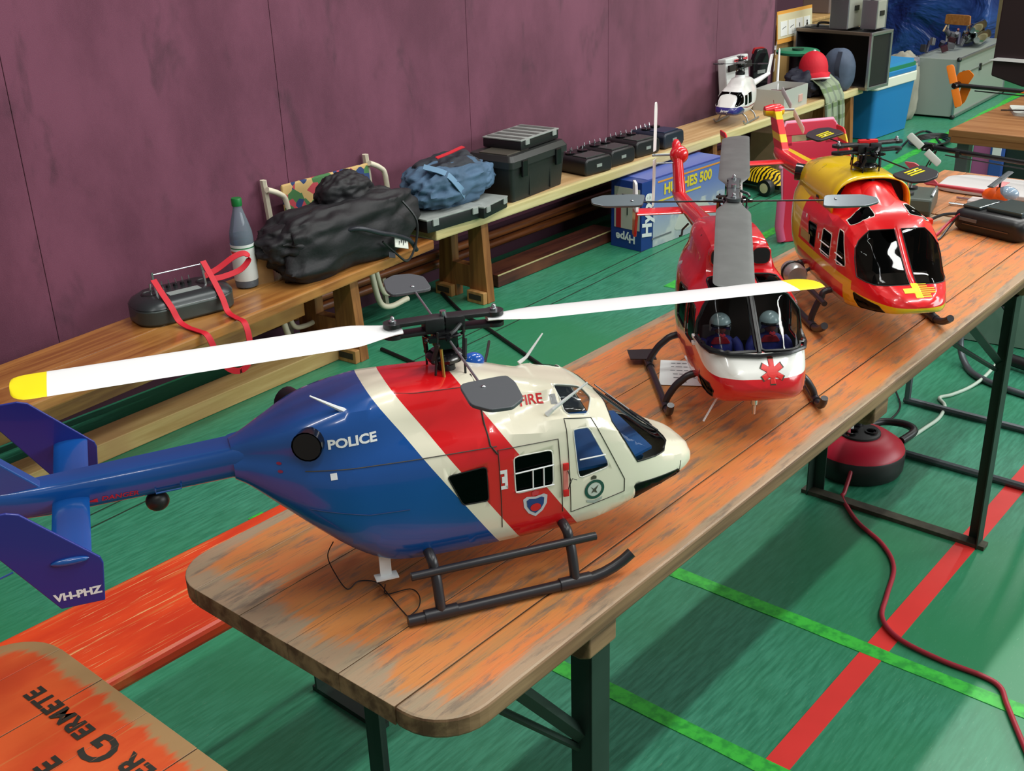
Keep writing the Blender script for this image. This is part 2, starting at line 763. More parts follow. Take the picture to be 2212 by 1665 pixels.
def beer_table(name, label, paint, y0=0.0):
    t = thing(name, label, 'table', (0, 0, 0))
    for i, (a, c2) in enumerate(zip(PLANKS[:-1], PLANKS[1:])):
        first, last = i == 0, i == len(PLANKS) - 2
        rc = (0.07 if first else 0, 0.07 if first else 0, 0.07 if last else 0, 0.07 if last else 0)
        gap = 0.0004
        poly = rounded_board(0, 2.34, a + (0 if first else gap), c2 - (0 if last else gap), 0, 0, rc)
        b = MB()
        b.prism(poly, ZT - 0.028, ZT - 0.0005 * (i % 2))
        b.mi = [0, 0] + [1] * (len(b.f) - 2)
        b.build('plank', [paint, table_edge], t, bevel=0.004 if (first or last) else 0.0006)
    # battens across
    for bx in (0.30, 1.17, 2.04):
        MB().prism([(0.004, ZT - 0.028), (0.44, ZT - 0.028), (0.44, ZT - 0.062), (0.42, ZT - 0.07), (0.02, ZT - 0.07), (0.004, ZT - 0.062)], bx - 0.03, bx + 0.03, 'x').build('batten', table_edge, t, bevel=0.003)
    for fx, s in ((0.325, 1), (2.015, -1)):
        for ly in (0.028, 0.511):
            # angle-iron leg
            b = MB()
            b.box((fx, ly, 0.35), (0.042, 0.004, 0.70))
            b.box((fx - 0.019 * s, ly + (0.017 if ly < 0.2 else -0.017), 0.35), (0.004, 0.034, 0.70))
            b.build('leg', steel, t, bevel=0.0008)
        b = MB()
        b.box((fx, 0.27, 0.006), (0.034, 0.52, 0.012))
        b.build('floor_bar', steel_worn, t, bevel=0.001)
        MB().box((fx, 0.27, 0.682), (0.012, 0.48, 0.03)).build('cross_bar', steel, t)
        for ly in (0.05, 0.489):
            e = 0.17 if s > 0 else 0.30
            MB().tube([(fx - 0.012, ly, 0.53), (fx - e, ly, 0.725)], 0.012, 4).build('brace', steel, t)
            if ly < 0.2:
                MB().tube([(fx - 0.012, ly, 0.505), (fx - e * 1.35, ly + 0.06, 0.735)], 0.006, 6).build('stay', steel, t)
    return t


table1 = beer_table('beer_table', 'long worn orange beer table carrying the model helicopters', MATS['table_paint'])

g = NT('table_paint_fresh')
o = g.sep()
ey = g.math('ABSOLUTE', g.math('SUBTRACT', o[1], 0.27))
ex = g.math('ABSOLUTE', g.math('SUBTRACT', o[0], 1.17))
st = g.noise((1.2, 30, 1), 2.6, 6, 0.62, dist=0.3)
bl = g.noise((1.8, 4, 1), 3.0, 5, 0.6)
wear = g.math('ADD', g.math('ADD', g.smooth(ey, 0.215, 0.275), g.smooth(ex, 1.12, 1.175)), g.math('MULTIPLY', g.math('SUBTRACT', st, 0.5), 1.1))
wear = g.smooth(g.math('ADD', wear, g.math('MULTIPLY', g.math('SUBTRACT', bl, 0.5), 1.2)), 0.35, 0.7)
c = g.mix(g.smooth(bl, 0.35, 0.65), (196, 66, 24), (206, 84, 34))
c = g.mix(g.math('MULTIPLY', g.smooth(st, 0.6, 0.72), 0.7), c, (190, 130, 70))
c = g.mix(g.math('MULTIPLY', wear, 0.9), c, (150, 126, 84))
g.color(c)
g.bump(st, 0.12, 0.002)
g.set(Roughness=0.45)
table2 = beer_table('beer_table', 'orange beer table with black stencilled lettering, cut off by the corner', MATS['table_paint_fresh'])
table2.location = (-2.523, 0.026, 0)

# ---- orange bench between table and wall
g = NT('bench_paint')
st = g.noise((1.1, 34, 1), 2.4, 6, 0.6, dist=0.25)
s2 = g.noise((2.2, 60, 1), 3.0, 5, 0.6, dist=0.2)
bl = g.noise((1.5, 5, 1), 2.6, 4)
c = g.mix(g.smooth(bl, 0.3, 0.7), (200, 52, 14), (226, 74, 26))
c = g.mix(g.math('MULTIPLY', g.smooth(st, 0.55, 0.68), 0.75), c, (204, 122, 62))
c = g.mix(g.math('MULTIPLY', g.smooth(s2, 0.60, 0.70), 0.85), c, (226, 182, 120))
g.color(c)
g.bump(st, 0.12, 0.002)
g.set(Roughness=0.42)
t = thing('bench', 'narrow scratched bright orange wooden bench behind the table end', 'bench', (-1.35, 0.78, 0), radians(-1.2))
MB().prism(rounded_board(0, 2.2, 0, 0.25, 0, 0, (.04, .04, .04, .04)), 0.45, 0.48).build('seat', MATS['bench_paint'], t, bevel=0.009)
for bx in (0.3, 1.9):
    MB().box((bx, 0.125, 0.437), (0.05, 0.22, 0.026), bev=0.003).build('batten', table_edge, t)
    for ly in (0.03, 0.22):
        MB().box((bx, ly, 0.215), (0.03, 0.006, 0.42)).build('leg', steel, t)
    MB().box((bx, 0.125, 0.006), (0.028, 0.22, 0.012)).build('floor_bar', steel, t)
# ================================================================== helicopter building kit
black_pl = M('black_plastic', (22, 22, 24), 0.42, var=0.1)
black_gloss = M('black_gloss', (14, 14, 17), 0.18)
dark_tube = M('skid_black', (36, 33, 38), 0.36, spec=0.6)
paddle_grey = M('paddle_grey', (72, 76, 80), 0.5)
chrome = M('bright_steel', (205, 208, 212), 0.22, 1.0)
brass = M('brass_rod', (190, 150, 80), 0.35, 1.0)
alu = M('aluminium', (170, 174, 178), 0.35, 0.9)
white_pl = M('white_paint', (240, 240, 240), 0.3, coat=0.3)
white_decal = M('white_print', (236, 236, 236), 0.5)
inner_dark = M('cabin_dark', (16, 16, 18), 0.8)
win_dark = glass_mat('window_smoke', (60, 52, 44), 0.45)
win_clear = glass_mat('window_clear', (235, 238, 238), 0.95)
win_bronze = glass_mat('window_bronze', (120, 100, 80), 0.55)
yellow_paint = M('yellow_paint', (248, 226, 20), 0.35, coat=0.2)


def section(y_pts, n_half=22):
    """(y,z) control points from belly centre to roof centre -> closed ring (right side first)"""
    pts = spline([(a, b, 0) for a, b in y_pts], 8)
    L = [0]
    for a, b in zip(pts[:-1], pts[1:]):
        L.append(L[-1] + (b - a).length)
    out = []
    j = 0
    for k in range(n_half + 1):
        s = L[-1] * k / n_half
        while j < len(L) - 2 and L[j + 1] < s:
            j += 1
        t = (s - L[j]) / max(L[j + 1] - L[j], 1e-9)
        out.append(pts[j].lerp(pts[j + 1], t))
    half = [(abs(v.x) if 0 < i < n_half else 0.0, v.y) for i, v in enumerate(out)]
    ring = [(-a, b) for a, b in half] + [(a, b) for a, b in half[-2:0:-1]]
    return ring


def hull(table, secfun, nx=84):
    x0, x1 = table[0][0], table[-1][0]
    rings = []
    for i in range(nx + 1):
        t = i / nx
        # denser near both ends
        x = x0 + (x1 - x0) * (0.5 - 0.5 * cos(pi * t)) * 0.6 + (x1 - x0) * t * 0.4
        p = interp(x, table)
        rings.append([Vector((x, y, z)) for y, z in section(secfun(x, p))])
    b = MB()
    b.loft(rings)
    return b


def knife(bm, planes, filt):
    """cut faces accepted by filt with convex planes (point, normal outward); returns faces inside"""
    faces = [f for f in bm.faces if filt(f.calc_center_median())]
    for co, no in planes:
        geom = set(faces)
        ge = set()
        gv = set()
        for f in faces:
            ge.update(f.edges)
            gv.update(f.verts)
        r = bmesh.ops.bisect_plane(bm, geom=list(geom) + list(ge) + list(gv), dist=1e-7, plane_co=co, plane_no=no)
        nf = set(x for x in r['geom'] if isinstance(x, bmesh.types.BMFace))
        nf |= set(f for f in geom if f.is_valid)
        faces = [f for f in nf if f.is_valid and (f.calc_center_median() - Vector(co)).dot(Vector(no)) < 0 and filt(f.calc_center_median())]
    return faces


def poly_planes(poly, plane='xz'):
    """planes of a convex polygon prism"""
    n = len(poly)
    cx = sum(p[0] for p in poly) / n
    cy = sum(p[1] for p in poly) / n
    out = []
    for k in range(n):
        a, b = poly[k], poly[(k + 1) % n]
        d = (b[0] - a[0], b[1] - a[1])
        nn = (d[1], -d[0])
        if (cx - a[0]) * nn[0] + (cy - a[1]) * nn[1] > 0:
            nn = (-nn[0], -nn[1])
        if plane == 'xz':
            out.append((Vector((a[0], 0, a[1])), Vector((nn[0], 0, nn[1])).normalized()))
        elif plane == 'xy':
            out.append((Vector((a[0], a[1], 0)), Vector((nn[0], nn[1], 0)).normalized()))
        else:
            out.append((Vector((0, a[0], a[1])), Vector((0, nn[0], nn[1])).normalized()))
    return out


def soft(poly, r=0.25, n=4):
    """round the corners of a convex polygon"""
    out = []
    m = len(poly)
    for i in range(m):
        p = Vector((*poly[i], 0))
        a = Vector((*poly[i - 1], 0))
        c = Vector((*poly[(i + 1) % m], 0))
        s = p.lerp(a, r)
        e = p.lerp(c, r)
        for k in range(n + 1):
            t = k / n
            q = s.lerp(p, t).lerp(p.lerp(e, t), t)
            out.append((q.x, q.y))
    return out


def cut_windows(mb, wins, parent, shell_mat, inner_mat, name='fuselage'):
    """wins: list of (polygon, plane, filter, glass material, frame radius, frame material, part name)"""
    bm = bmesh.new()
    vs = [bm.verts.new(v) for v in mb.v]
    for f in mb.f:
        try:
            bm.faces.new([vs[i] for i in f])
        except ValueError:
            pass
    bmesh.ops.recalc_face_normals(bm, faces=bm.faces)
    full = BVHTree.FromBMesh(bm)
    panes = []
    for poly, plane, filt, gm, fr, fm, nm in wins:
        fs = knife(bm, poly_planes(poly, plane), filt)
        if not fs:
            continue
        fset = set(fs)
        # boundary loops
        be = [e for f in fs for e in f.edges if sum(1 for lf in e.link_faces if lf in fset) == 1]
        vv = {}
        gv, gf = [], []
        for f in fs:
            idx = []
            for v in f.verts:
                if v not in vv:
                    vv[v] = len(gv)
                    gv.append(v.co - v.normal * 0.0008)
                idx.append(vv[v])
            gf.append(idx)
        # ordered loop
        nxt = {}
        for e in be:
            a, b2 = e.verts
            nxt.setdefault(a, []).append(b2)
            nxt.setdefault(b2, []).append(a)
        loop = []
        if nxt:
            st = next(iter(nxt))
            cur, prev = st, None
            for _ in range(5000):
                loop.append(cur.co.copy())
                cand = [q for q in nxt[cur] if q is not prev]
                if not cand:
                    break
                prev, cur = cur, cand[0]
                if cur is st:
                    break
        bmesh.ops.delete(bm, geom=fs, context='FACES')
        panes.append((nm, gv, gf, gm, loop, fr, fm))
    me = bpy.data.meshes.new(name)
    bm.to_mesh(me)
    bm.free()
    me.materials.append(shell_mat)
    me.materials.append(inner_mat)
    o = link(name, me, parent, smooth=32)
    md = o.modifiers.new('skin', 'SOLIDIFY')
    md.thickness = 0.003
    md.offset = -1
    md.material_offset = 1
    md.material_offset_rim = 0
    for nm, gv, gf, gm, loop, fr, fm in panes:
        w = MB()
        w.add(gv, gf)
        wo = w.build(nm, gm, o, smooth=40, recalc=False)
        if fr and len(loop) > 4:
            # thin out the loop for an even rubber seal
            MB().tube(loop[::2] if len(loop) > 40 else loop, fr, 5, closed=True).build('seal', fm, wo, smooth=60)
    return o, full


def airfoil_blade(mb, r0, r1, chord, thick, root=None, tip_round=0.02, le=0.35, z=0.0, n=16):
    """blade along +x from r0 to r1; chord along y"""
    xs = []
    if root:
        xs += [(r0, root[0], root[1], 0.0)]
        for k in range(1, 7):
            t = k / 6
            s = t * t * (3 - 2 * t)
            xs.append((r0 + (root[2] - r0) * t, root[0] + (chord - root[0]) * s, root[1] + (thick - root[1]) * s, 0.0))
    else:
        xs.append((r0, chord, thick, 0.0))
    xs.append((r1 - tip_round, chord, thick, 0))
    for k in range(1, 6):
        a = k / 5 * pi / 2
        xs.append((r1 - tip_round + tip_round * sin(a), chord * (0.35 + 0.65 * cos(a) ** 0.8), thick * 0.8, chord * 0.30 * (1 - cos(a))))
    rings = []
    for x, c, t, sh in xs:
        ring = []
        for k in range(n):
            a = 2 * pi * k / n
            yy = cos(a)
            zz = sin(a) * (1 - 0.35 * (1 - yy) / 2 * 1.0)
            ring.append(Vector((x, yy * c / 2 - sh * 0.4, z + zz * t / 2)))
        rings.append(ring)
    mb.loft(rings)
    return mb
# ------------------------------------------------------------------ twin-engine rescue type (police and rescue liveries)
BK = [  # x, belly z, shoulder z, top z, half width, cowling half width
    (-0.180, 0.196, 0.218, 0.240, 0.026, 0.018),
    (-0.165, 0.187, 0.216, 0.246, 0.034, 0.024),
    (-0.130, 0.158, 0.212, 0.260, 0.058, 0.044),
    (-0.095, 0.127, 0.212, 0.273, 0.077, 0.064),
    (-0.050, 0.090, 0.210, 0.284, 0.090, 0.073),
    (-0.010, 0.067, 0.210, 0.291, 0.094, 0.071),
    (0.030, 0.060, 0.210, 0.292, 0.096, 0.065),
    (0.100, 0.058, 0.211, 0.289, 0.0965, 0.063),
    (0.128, 0.058, 0.212, 0.286, 0.0965, 0.061),
    (0.165, 0.058, 0.216, 0.277, 0.0965, 0.052),
    (0.205, 0.058, 0.222, 0.264, 0.096, 0.048),
    (0.235, 0.058, 0.224, 0.258, 0.0955, 0.060),
    (0.275, 0.059, 0.219, 0.247, 0.094, 0.068),
    (0.300, 0.064, 0.204, 0.232, 0.092, 0.066),
    (0.330, 0.071, 0.180, 0.206, 0.0885, 0.064),
    (0.360, 0.079, 0.158, 0.179, 0.083, 0.060),
    (0.390, 0.086, 0.140, 0.154, 0.074, 0.054),
    (0.412, 0.091, 0.130, 0.142, 0.065, 0.048),
    (0.434, 0.097, 0.122, 0.133, 0.052, 0.038),
    (0.447, 0.103, 0.116, 0.124, 0.036, 0.026),
    (0.452, 0.109, 0.113, 0.117, 0.014, 0.010),
]


def bk_section(x, p):
    zb, zs, zt, w, wt = p
    h = zs - zb
    rb = min(0.030, h * 0.30)
    return [(0, zb), (w * 0.55, zb + 0.0008), (w * 0.84, zb + rb * 0.22), (w * 0.965, zb + rb * 0.8), (w, zb + h * 0.38),
            (w * 0.992, zb + h * 0.68), (w * 0.955, zb + h * 0.93), (w * 0.88, zs + (zt - zs) * 0.10),
            (wt + (w * 0.88 - wt) * 0.22, zs + (zt - zs) * 0.34), (wt * 0.97, zs + (zt - zs) * 0.66), (wt * 0.80, zs + (zt - zs) * 0.90), (wt * 0.4, zt - 0.0006), (0, zt)]


W_REAR = soft([(.071, .183), (.123, .186), (.123, .138), (.089, .139)], 0.12)
W_DOOR = soft([(.160, .192), (.213, .192), (.213, .141), (.160, .140)], 0.12)
W_FRONT = soft([(.243, .2135), (.266, .212), (.296, .150), (.249, .142)], 0.14)
W_SHIELD = soft([(.297, .2215), (.306, .205), (.3105, .148), (.334, .1445), (.392, .1415), (.409, .1455), (.40, .166), (.325, .2335)], 0.12)
W_CHIN = soft([(.334, .112), (.340, .080), (.385, .088), (.420, .097), (.412, .108)], 0.12)
W_ROOF = soft([(.236, .035), (.240, .078), (.268, .080), (.282, .060), (.278, .034)], 0.2)


def bk_heli(name, label, loc, rotz, livery, cfg):
    t = thing(name, label, 'helicopter', loc, rotz)
    b = hull(BK, bk_section)
    dark = M('seal_black', (20, 20, 20), 0.5)
    lite = M('seal_white', (225, 225, 215), 0.4)
    wins = []
    for s in (-1, 1):
        side = lambda c, s=s: c.y * s > 0.02
        wins.append((W_REAR, 'xz', side, cfg['side'], 0.0009, dark, 'rear_window'))
        wins.append((W_DOOR, 'xz', side, cfg['side'], 0.0009, cfg['wframe'], 'door_window'))
        wins.append((W_FRONT, 'xz', side, cfg['front'], 0.0009, cfg['wframe'], 'front_window'))
        shield = lambda c, s=s: c.y * s > 0.0
        pl = W_SHIELD
        wins.append((pl, 'xz', (lambda c, s=s: c.y * s > 0.0065 and c.z > 0.125), cfg['shield'], 0.0010, dark, 'windscreen'))
        wins.append((W_CHIN, 'xz', (lambda c, s=s: c.y * s > 0.025), cfg['chin'], 0.0008, dark, 'chin_window'))
        rp = [(a, q * s) for a, q in W_ROOF]
        wins.append((rp, 'xy', (lambda c, s=s: c.z > 0.20 and c.y * s > 0.01), cfg['roofwin'], 0.0009, lite, 'roof_window'))
    # centre post needs clean edges: cut the skin along y = +-0.007 first
    bm = bmesh.new()
    vs = [bm.verts.new(v) for v in b.v]
    for f in b.f:
        bm.faces.new([vs[i] for i in f])
    for yy in (-0.007, 0.007):
        bmesh.ops.bisect_plane(bm, geom=list(bm.faces) + list(bm.edges) + list(bm.verts), dist=1e-6, plane_co=(0, yy, 0), plane_no=(0, 1, 0))
    bm.verts.index_update()
    b2 = MB()
    b2.add([v.co.copy() for v in bm.verts], [[v.index for v in f.verts] for f in bm.faces])
    bm.free()
    fus, bvh = cut_windows(b2, wins, t, livery, cfg.get('inner', inner_dark))

    # cabin fittings seen through the glass
    MB().prism([(.236, -.083), (.30, -.083), (.34, -.076), (.372, -.062), (.372, .062), (.34, .076), (.30, .083), (.236, .083)], cfg.get('floorz', .098), cfg.get('floorz', .098) + .004).build('cabin_floor', cfg['cabin'], t)
    bx = MB()
    bx.prism([(0.332, 0.10), (0.350, 0.10), (0.366, 0.132), (0.345, 0.150), (0.336, 0.142)], -0.052, 0.052, 'y')
    bx.build('instrument_panel', cfg['panel'], t, bevel=0.002)
    MB().box((0.222, 0, 0.15), (0.004, 0.17, 0.11)).build('bulkhead', inner_dark, t)
    for s in (-1, 1):
        seat = MB()
        seat.box((0.272, 0.042 * s, 0.118), (0.036, 0.046, 0.018), bev=0.006)
        seat.box((0.246, 0.042 * s, 0.152), (0.014, 0.046, 0.075), (0, -0.15, 0), bev=0.006)
        so = seat.build('pilot_seat', cfg['seat'], t, smooth=40)
        MB().box((0.240, 0.042 * s, 0.196), (0.012, 0.028, 0.018), bev=0.005).build('headrest', cfg['seat'], so, smooth=40)

    # tail boom, fin, stabiliser with end plates
    sec = []
    for x, zc, ry, rz in ((-0.160, 0.216, 0.026, 0.024), (-0.178, 0.216, 0.0245, 0.022), (-0.182, 0.216, 0.0225, 0.021), (-0.30, 0.212, 0.020, 0.0205), (-0.40, 0.209, 0.018, 0.020), (-0.43, 0.209, 0.016, 0.019), (-0.47, 0.212, 0.010, 0.016)):
        sec.append([Vector((x, ry * (1 if abs(cos(a)) < 1e-9 else abs(cos(a)) ** 0.55 * (1 if cos(a) > 0 else -1)), zc + rz * abs(sin(a)) ** 0.7 * (1 if sin(a) > 0 else -1))) for a in [2 * pi * k / 24 for k in range(24)]])
    boom = MB().loft(sec).build('tail_boom', livery if not cfg.get('boom') else cfg['boom'], t, smooth=35)
    fin = MB().prism(soft([(-0.395, 0.222), (-0.452, 0.205), (-0.475, 0.226), (-0.535, 0.312), (-0.488, 0.316)], 0.10), -0.009, 0.009, 'y')
    fin.build('tail_fin', cfg['finmat'], t, bevel=0.003)
    gear = MB().lathe([(0.001, -0.03), (0.012, -0.028), (0.017, -0.01), (0.017, 0.012), (0.010, 0.022)], 18, (-0.510, 0, 0.308), 'y')
    go = gear.build('tail_gearbox', cfg['finmat'], t, smooth=40)
    tr = MB().cyl((-0.510, 0.0, 0.308), (-0.510, -0.05 if not cfg.get('trside') else 0.05, 0.308), 0.0035, 8)
    ys = -0.046 if not cfg.get('trside') else 0.046
    tro = MB()
    rt = tr.build('tail_rotor_shaft', alu, t)
    for s in (1, -1):
        bl = MB()
        airfoil_blade(bl, 0.012 * s, 0.105 * s, 0.020, 0.003, tip_round=0.006 * s)
        bl.xf(Matrix.Translation((-0.510, ys, 0.308)) @ Matrix.Rotation(radians(cfg.get('trang', 70)), 4, 'Y') @ Matrix.Rotation(radians(90), 4, 'X'))
        bl.build('tail_rotor_blade', white_pl, rt, smooth=40)
    st = MB()
    prof = [Vector((-0.371 + 0.021 * cos(a), 0, 0.207 + 0.0042 * sin(a))) for a in [2 * pi * k / 14 for k in range(14)]]
    st.loft([[v + Vector((0, y, 0)) for v in prof] for y in (-0.150, 0.150)])
    st.build('stabiliser', cfg['stab'], t, smooth=50)
    for s in (-1, 1):
        pl = [(-0.424, 0.275), (-0.412, 0.271), (-0.342, 0.202), (-0.340, 0.194), (-0.346, 0.147), (-0.392, 0.147), (-0.470, 0.268), (-0.468, 0.274)]
        T = Matrix.Rotation(radians(3 * s), 4, 'Z')
        pm = MB().prism(pl, 0.1495 * s, 0.1535 * s, 'y')
        po = pm.build('end_plate', cfg['plate'], t, bevel=0.0012)
        MB().sphere((-0.373, 0.1545 * s, 0.205), 0.02, 14, 8, (1, 0.22, 0.22)).build('fairing', cfg['stab'], po, smooth=60)
        cfg.setdefault('plates', []).append(po)

    # engine exhausts
    for s in (-1, 1):
        e = MB()
        path = [(-0.078, 0.040 * s, 0.247), (-0.088, 0.058 * s, 0.248), (-0.096, 0.074 * s, 0.249)]
        e.tube(path, [0.018, 0.0185, 0.0192], 18, cap=False)
        e.cur = 1
        e.tube([path[2], path[1], path[0]], [0.0172, 0.0165, 0.016], 18, cap=True)
        e.build('exhaust_pipe', [black_gloss, inner_dark], t, smooth=50, recalc=False)

    # landing gear
    for s in (-1, 1):
        sk = MB()
        pts = [(-0.002, 0.13 * s, 0.008), (0.02, 0.13 * s, 0.008), (0.24, 0.13 * s, 0.008)]
        pts += [(0.24 + 0.11 * sin(a), 0.13 * s, 0.008 + 0.11 * (1 - cos(a))) for a in [radians(q) for q in (8, 16, 24, 32, 40)]]
        sk.tube(pts, 0.0075, 12)
        so = sk.build('skid', dark_tube, t, smooth=50)
        for fx in (0.042, 0.228):
            MB().tube([(fx - 0.022, 0.13 * s, 0.009), (fx + 0.022, 0.13 * s, 0.009)], 0.0088, 12).build('skid_clamp', dark_tube, so, smooth=50)
        stp = MB()
        stp.tube([(0.010, 0.116 * s, 0.063), (0.264, 0.116 * s, 0.063)], 0.0058, 10)
        stp.build('step_bar', dark_tube, t, smooth=50)
    for fx in (0.042, 0.228):
        arch = [(fx, -0.130, 0.010), (fx, -0.126, 0.030), (fx, -0.112, 0.062), (fx - 0.002, -0.085, 0.080), (fx - 0.002, 0.085, 0.080), (fx, 0.112, 0.062), (fx, 0.126, 0.030), (fx, 0.130, 0.010)]
        MB().tube(spline(arch, 6), 0.0068, 10).build('cross_tube', dark_tube, t, smooth=50)
    # main rotor
    rotor(t, (cfg.get('mastx', 0.104), 0, 0.276), cfg.get('hubz', 0.352), cfg['rotor'])
    return t, fus, bvh, boom


def rotor(t, base, hz, c):
    """mast, swash plate, hub, flybar and blades. c: dict R, blades [(angle, matA, tipmat)], flyang, ..."""
    x, y, z0 = base
    m = MB()
    m.lathe([(0.026, z0 - 0.006), (0.026, z0 + 0.006), (0.012, z0 + 0.012), (0.012, z0 + 0.02)], 20, (x, y, 0))
    m.build('mast_bearing', black_pl, t, smooth=40)
    MB().cyl((x, y, z0), (x, y, hz + 0.016), 0.0042, 12).build('mast', chrome, t, smooth=50)
    sw = MB()
    sw.lathe([(0.006, z0 + 0.026), (0.024, z0 + 0.027), (0.026, z0 + 0.032), (0.020, z0 + 0.038), (0.006, z0 + 0.04)], 20, (x, y, 0))
    for k in range(4):
        a = radians(45 + 90 * k) + c.get('flyang', pi / 2)
        sw.sphere((x + 0.029 * cos(a), y + 0.029 * sin(a), z0 + 0.032), 0.0035, 8, 6)
    sw.build('swash_plate', black_gloss, t, smooth=40)
    lk = MB()
    for k in range(4):
        a = radians(45 + 90 * k) + c.get('flyang', pi / 2)
        a2 = a + 0.25
        lk.tube([(x + 0.029 * cos(a), y + 0.029 * sin(a), z0 - 0.004), (x + 0.026 * cos(a2), y + 0.026 * sin(a2), hz - 0.004)], 0.0016, 6)
        lk.tube([(x + 0.0288 * cos(a), y + 0.0288 * sin(a), z0 + 0.034), (x + 0.0272 * cos(a2), y + 0.0272 * sin(a2), hz - 0.020)], 0.0032, 6)
    lk.build('pitch_links', black_pl, t)
    MB().tube([(x - 0.010, y - 0.026, z0 + 0.0), (x - 0.012, y - 0.024, z0 + 0.05)], 0.0022, 6).build('guide_pin', brass, t)
    cg = MB()
    cg.box((x, y, hz - 0.020), (0.030, 0.030, 0.026), bev=0.004)
    cg.box((x, y, hz - 0.002), (0.036, 0.018, 0.012), bev=0.003)
    cg.build('hub', black_gloss, t, smooth=40)
    if c.get('cap'):
        MB().box((x, y, hz + 0.011), (0.012, 0.04, 0.010), bev=0.002).build('hub_cap', c['cap'], t, smooth=40)
    fa = c['flyang']
    R = Matrix.Translation((x, y, hz + c.get('flydz', -0.022))) @ Matrix.Rotation(fa, 4, 'Z')
    fb = MB()
    L = c.get('flyR', 0.185)
    fb.tube([(-L, 0, 0), (L, 0, 0)], 0.0016, 8)
    fb.xf(R)
    fo = fb.build('flybar', c.get('flymat', alu), t)
    car = MB()
    ring = [(0.018 * cos(a), 0.026 * sin(a), 0) for a in [2 * pi * k / 24 for k in range(24)]]
    car.tube(ring, 0.0022, 6, closed=True)
    for s in (-1, 1):
        car.tube([(0.018 * s, 0, 0), (0.034 * s, 0.002, 0)], 0.0032, 8)
        car.box((0.021 * s, 0.02, 0.0), (0.006, 0.010, 0.006))
        car.sphere((0.021 * s, 0.028, 0), 0.003, 8, 6)
    car.xf(R)
    car.build('flybar_cage', black_gloss, t, smooth=40)
    for s in (-1, 1):
        pd = MB()
        w = c.get('padw', 0.05)
        l = c.get('padl', 0.065)
        poly = [(L - 0.012, -w * 0.55), (L + l * 0.15, -w * 0.62), (L + l * 0.75, -w * 0.55), (L + l, -w * 0.25), (L + l * 0.98, w * 0.15), (L + l * 0.7, w * 0.42), (L - 0.006, w * 0.40)]
        poly = [(a * s, q * s * c.get('padsgn', 1)) for a, q in poly]
        pd.prism(soft(poly, 0.2, 3), -0.0022, 0.0022)
        pd.xf(R @ Matrix.Rotation(radians(c.get('padtilt', 0)), 4, 'X'))
        po = pd.build('flybar_paddle', c.get('padmat', paddle_grey), fo, bevel=0.001)
        MB().sphere((0, 0, 0), 0.003, 8, 6, (1, 1, 0.5)).xf(R @ Matrix.Translation((s * (L + 0.012), 0, 0.0026))).build('set_screw', chrome, fo, smooth=60)
    for ang, rad, tipm, bm_, droop in c['blades']:
        T = Matrix.Translation((x, y, hz)) @ Matrix.Rotation(ang, 4, 'Z') @ Matrix.Rotation(radians(droop), 4, 'Y')
        gp = MB()
        gp.box((0.036, 0, 0.0075), (0.064, 0.020, 0.0055), bev=0.002)
        gp.box((0.036, 0, -0.0075), (0.064, 0.020, 0.0055), bev=0.002)
        gp.box((0.014, 0, 0.0), (0.026, 0.022, 0.020), bev=0.003)
        gp.lathe([(0.0125, 0.0048), (0.0125, 0.0100)], 16, (0.066, 0, 0))
        gp.lathe([(0.0125, -0.0100), (0.0125, -0.0048)], 16, (0.066, 0, 0))
        gp.tube([(0.020, -0.012, 0), (0.010, -0.026, -0.003), (0.004, -0.028, -0.006)], 0.0025, 6)
        gp.xf(T)
        go = gp.build('blade_grip', c.get('gripmat', black_pl), t, smooth=40)
        bo = MB()
        bo.lathe([(0.0048, 0.0098), (0.0048, 0.0125), (0.0028, 0.0130), (0.0028, 0.0165), (0.0015, 0.018)], 10, (0.066, 0, 0))
        bo.xf(T)
        bo.build('blade_bolt', chrome, go, smooth=40)
        if not rad:
            continue
        bl = MB()
        ch = c.get('chord', 0.042)
        airfoil_blade(bl, 0.056, rad - (c.get('tiplen', 0.05) if tipm else 0), ch, 0.0048, (0.026, 0.009, 0.125), tip_round=0.0001 if tipm else 0.02)
        if c.get('pitch'):
            bl.xf(Matrix.Rotation(radians(c['pitch']), 4, 'X'))
        bl.xf(T)
        blo = bl.build('rotor_blade', bm_, t, smooth=40)
        if tipm:
            tb = MB()
            airfoil_blade(tb, rad - c.get('tiplen', 0.05), rad, ch, 0.0048, tip_round=0.022)
            if c.get('pitch'):
                tb.xf(Matrix.Rotation(radians(c['pitch']), 4, 'X'))
            tb.xf(T)
            tb.build('blade_tip', tipm, blo, smooth=40)


# ---- police livery
g = NT('livery_police')
o = g.sep()
u = g.math('ADD', o[0], g.math('MULTIPLY', o[2], 0.664))
BLUE, CREAM, RED = (14, 74, 146), (236, 228, 205), (214, 22, 28)


def step(g, v, a):
    return g.math('GREATER_THAN', v, a)


c = g.mix(step(g, u, 0.1835), BLUE, CREAM)
c = g.mix(step(g, u, 0.2125), c, RED)
c = g.mix(step(g, u, 0.2965), c, CREAM)
g.color(c)
g.set(Roughness=0.22, Coat_Weight=0.6, Coat_Roughness=0.04)
blue_gloss = M('blue_gloss', BLUE, 0.22, coat=0.6)
blue_matt = M('blue_matt', (30, 42, 128), 0.35, coat=0.2)
cabin_blue = M('cabin_blue', (22, 84, 148), 0.4)
red_paint = M('red_decal', (206, 26, 30), 0.4)

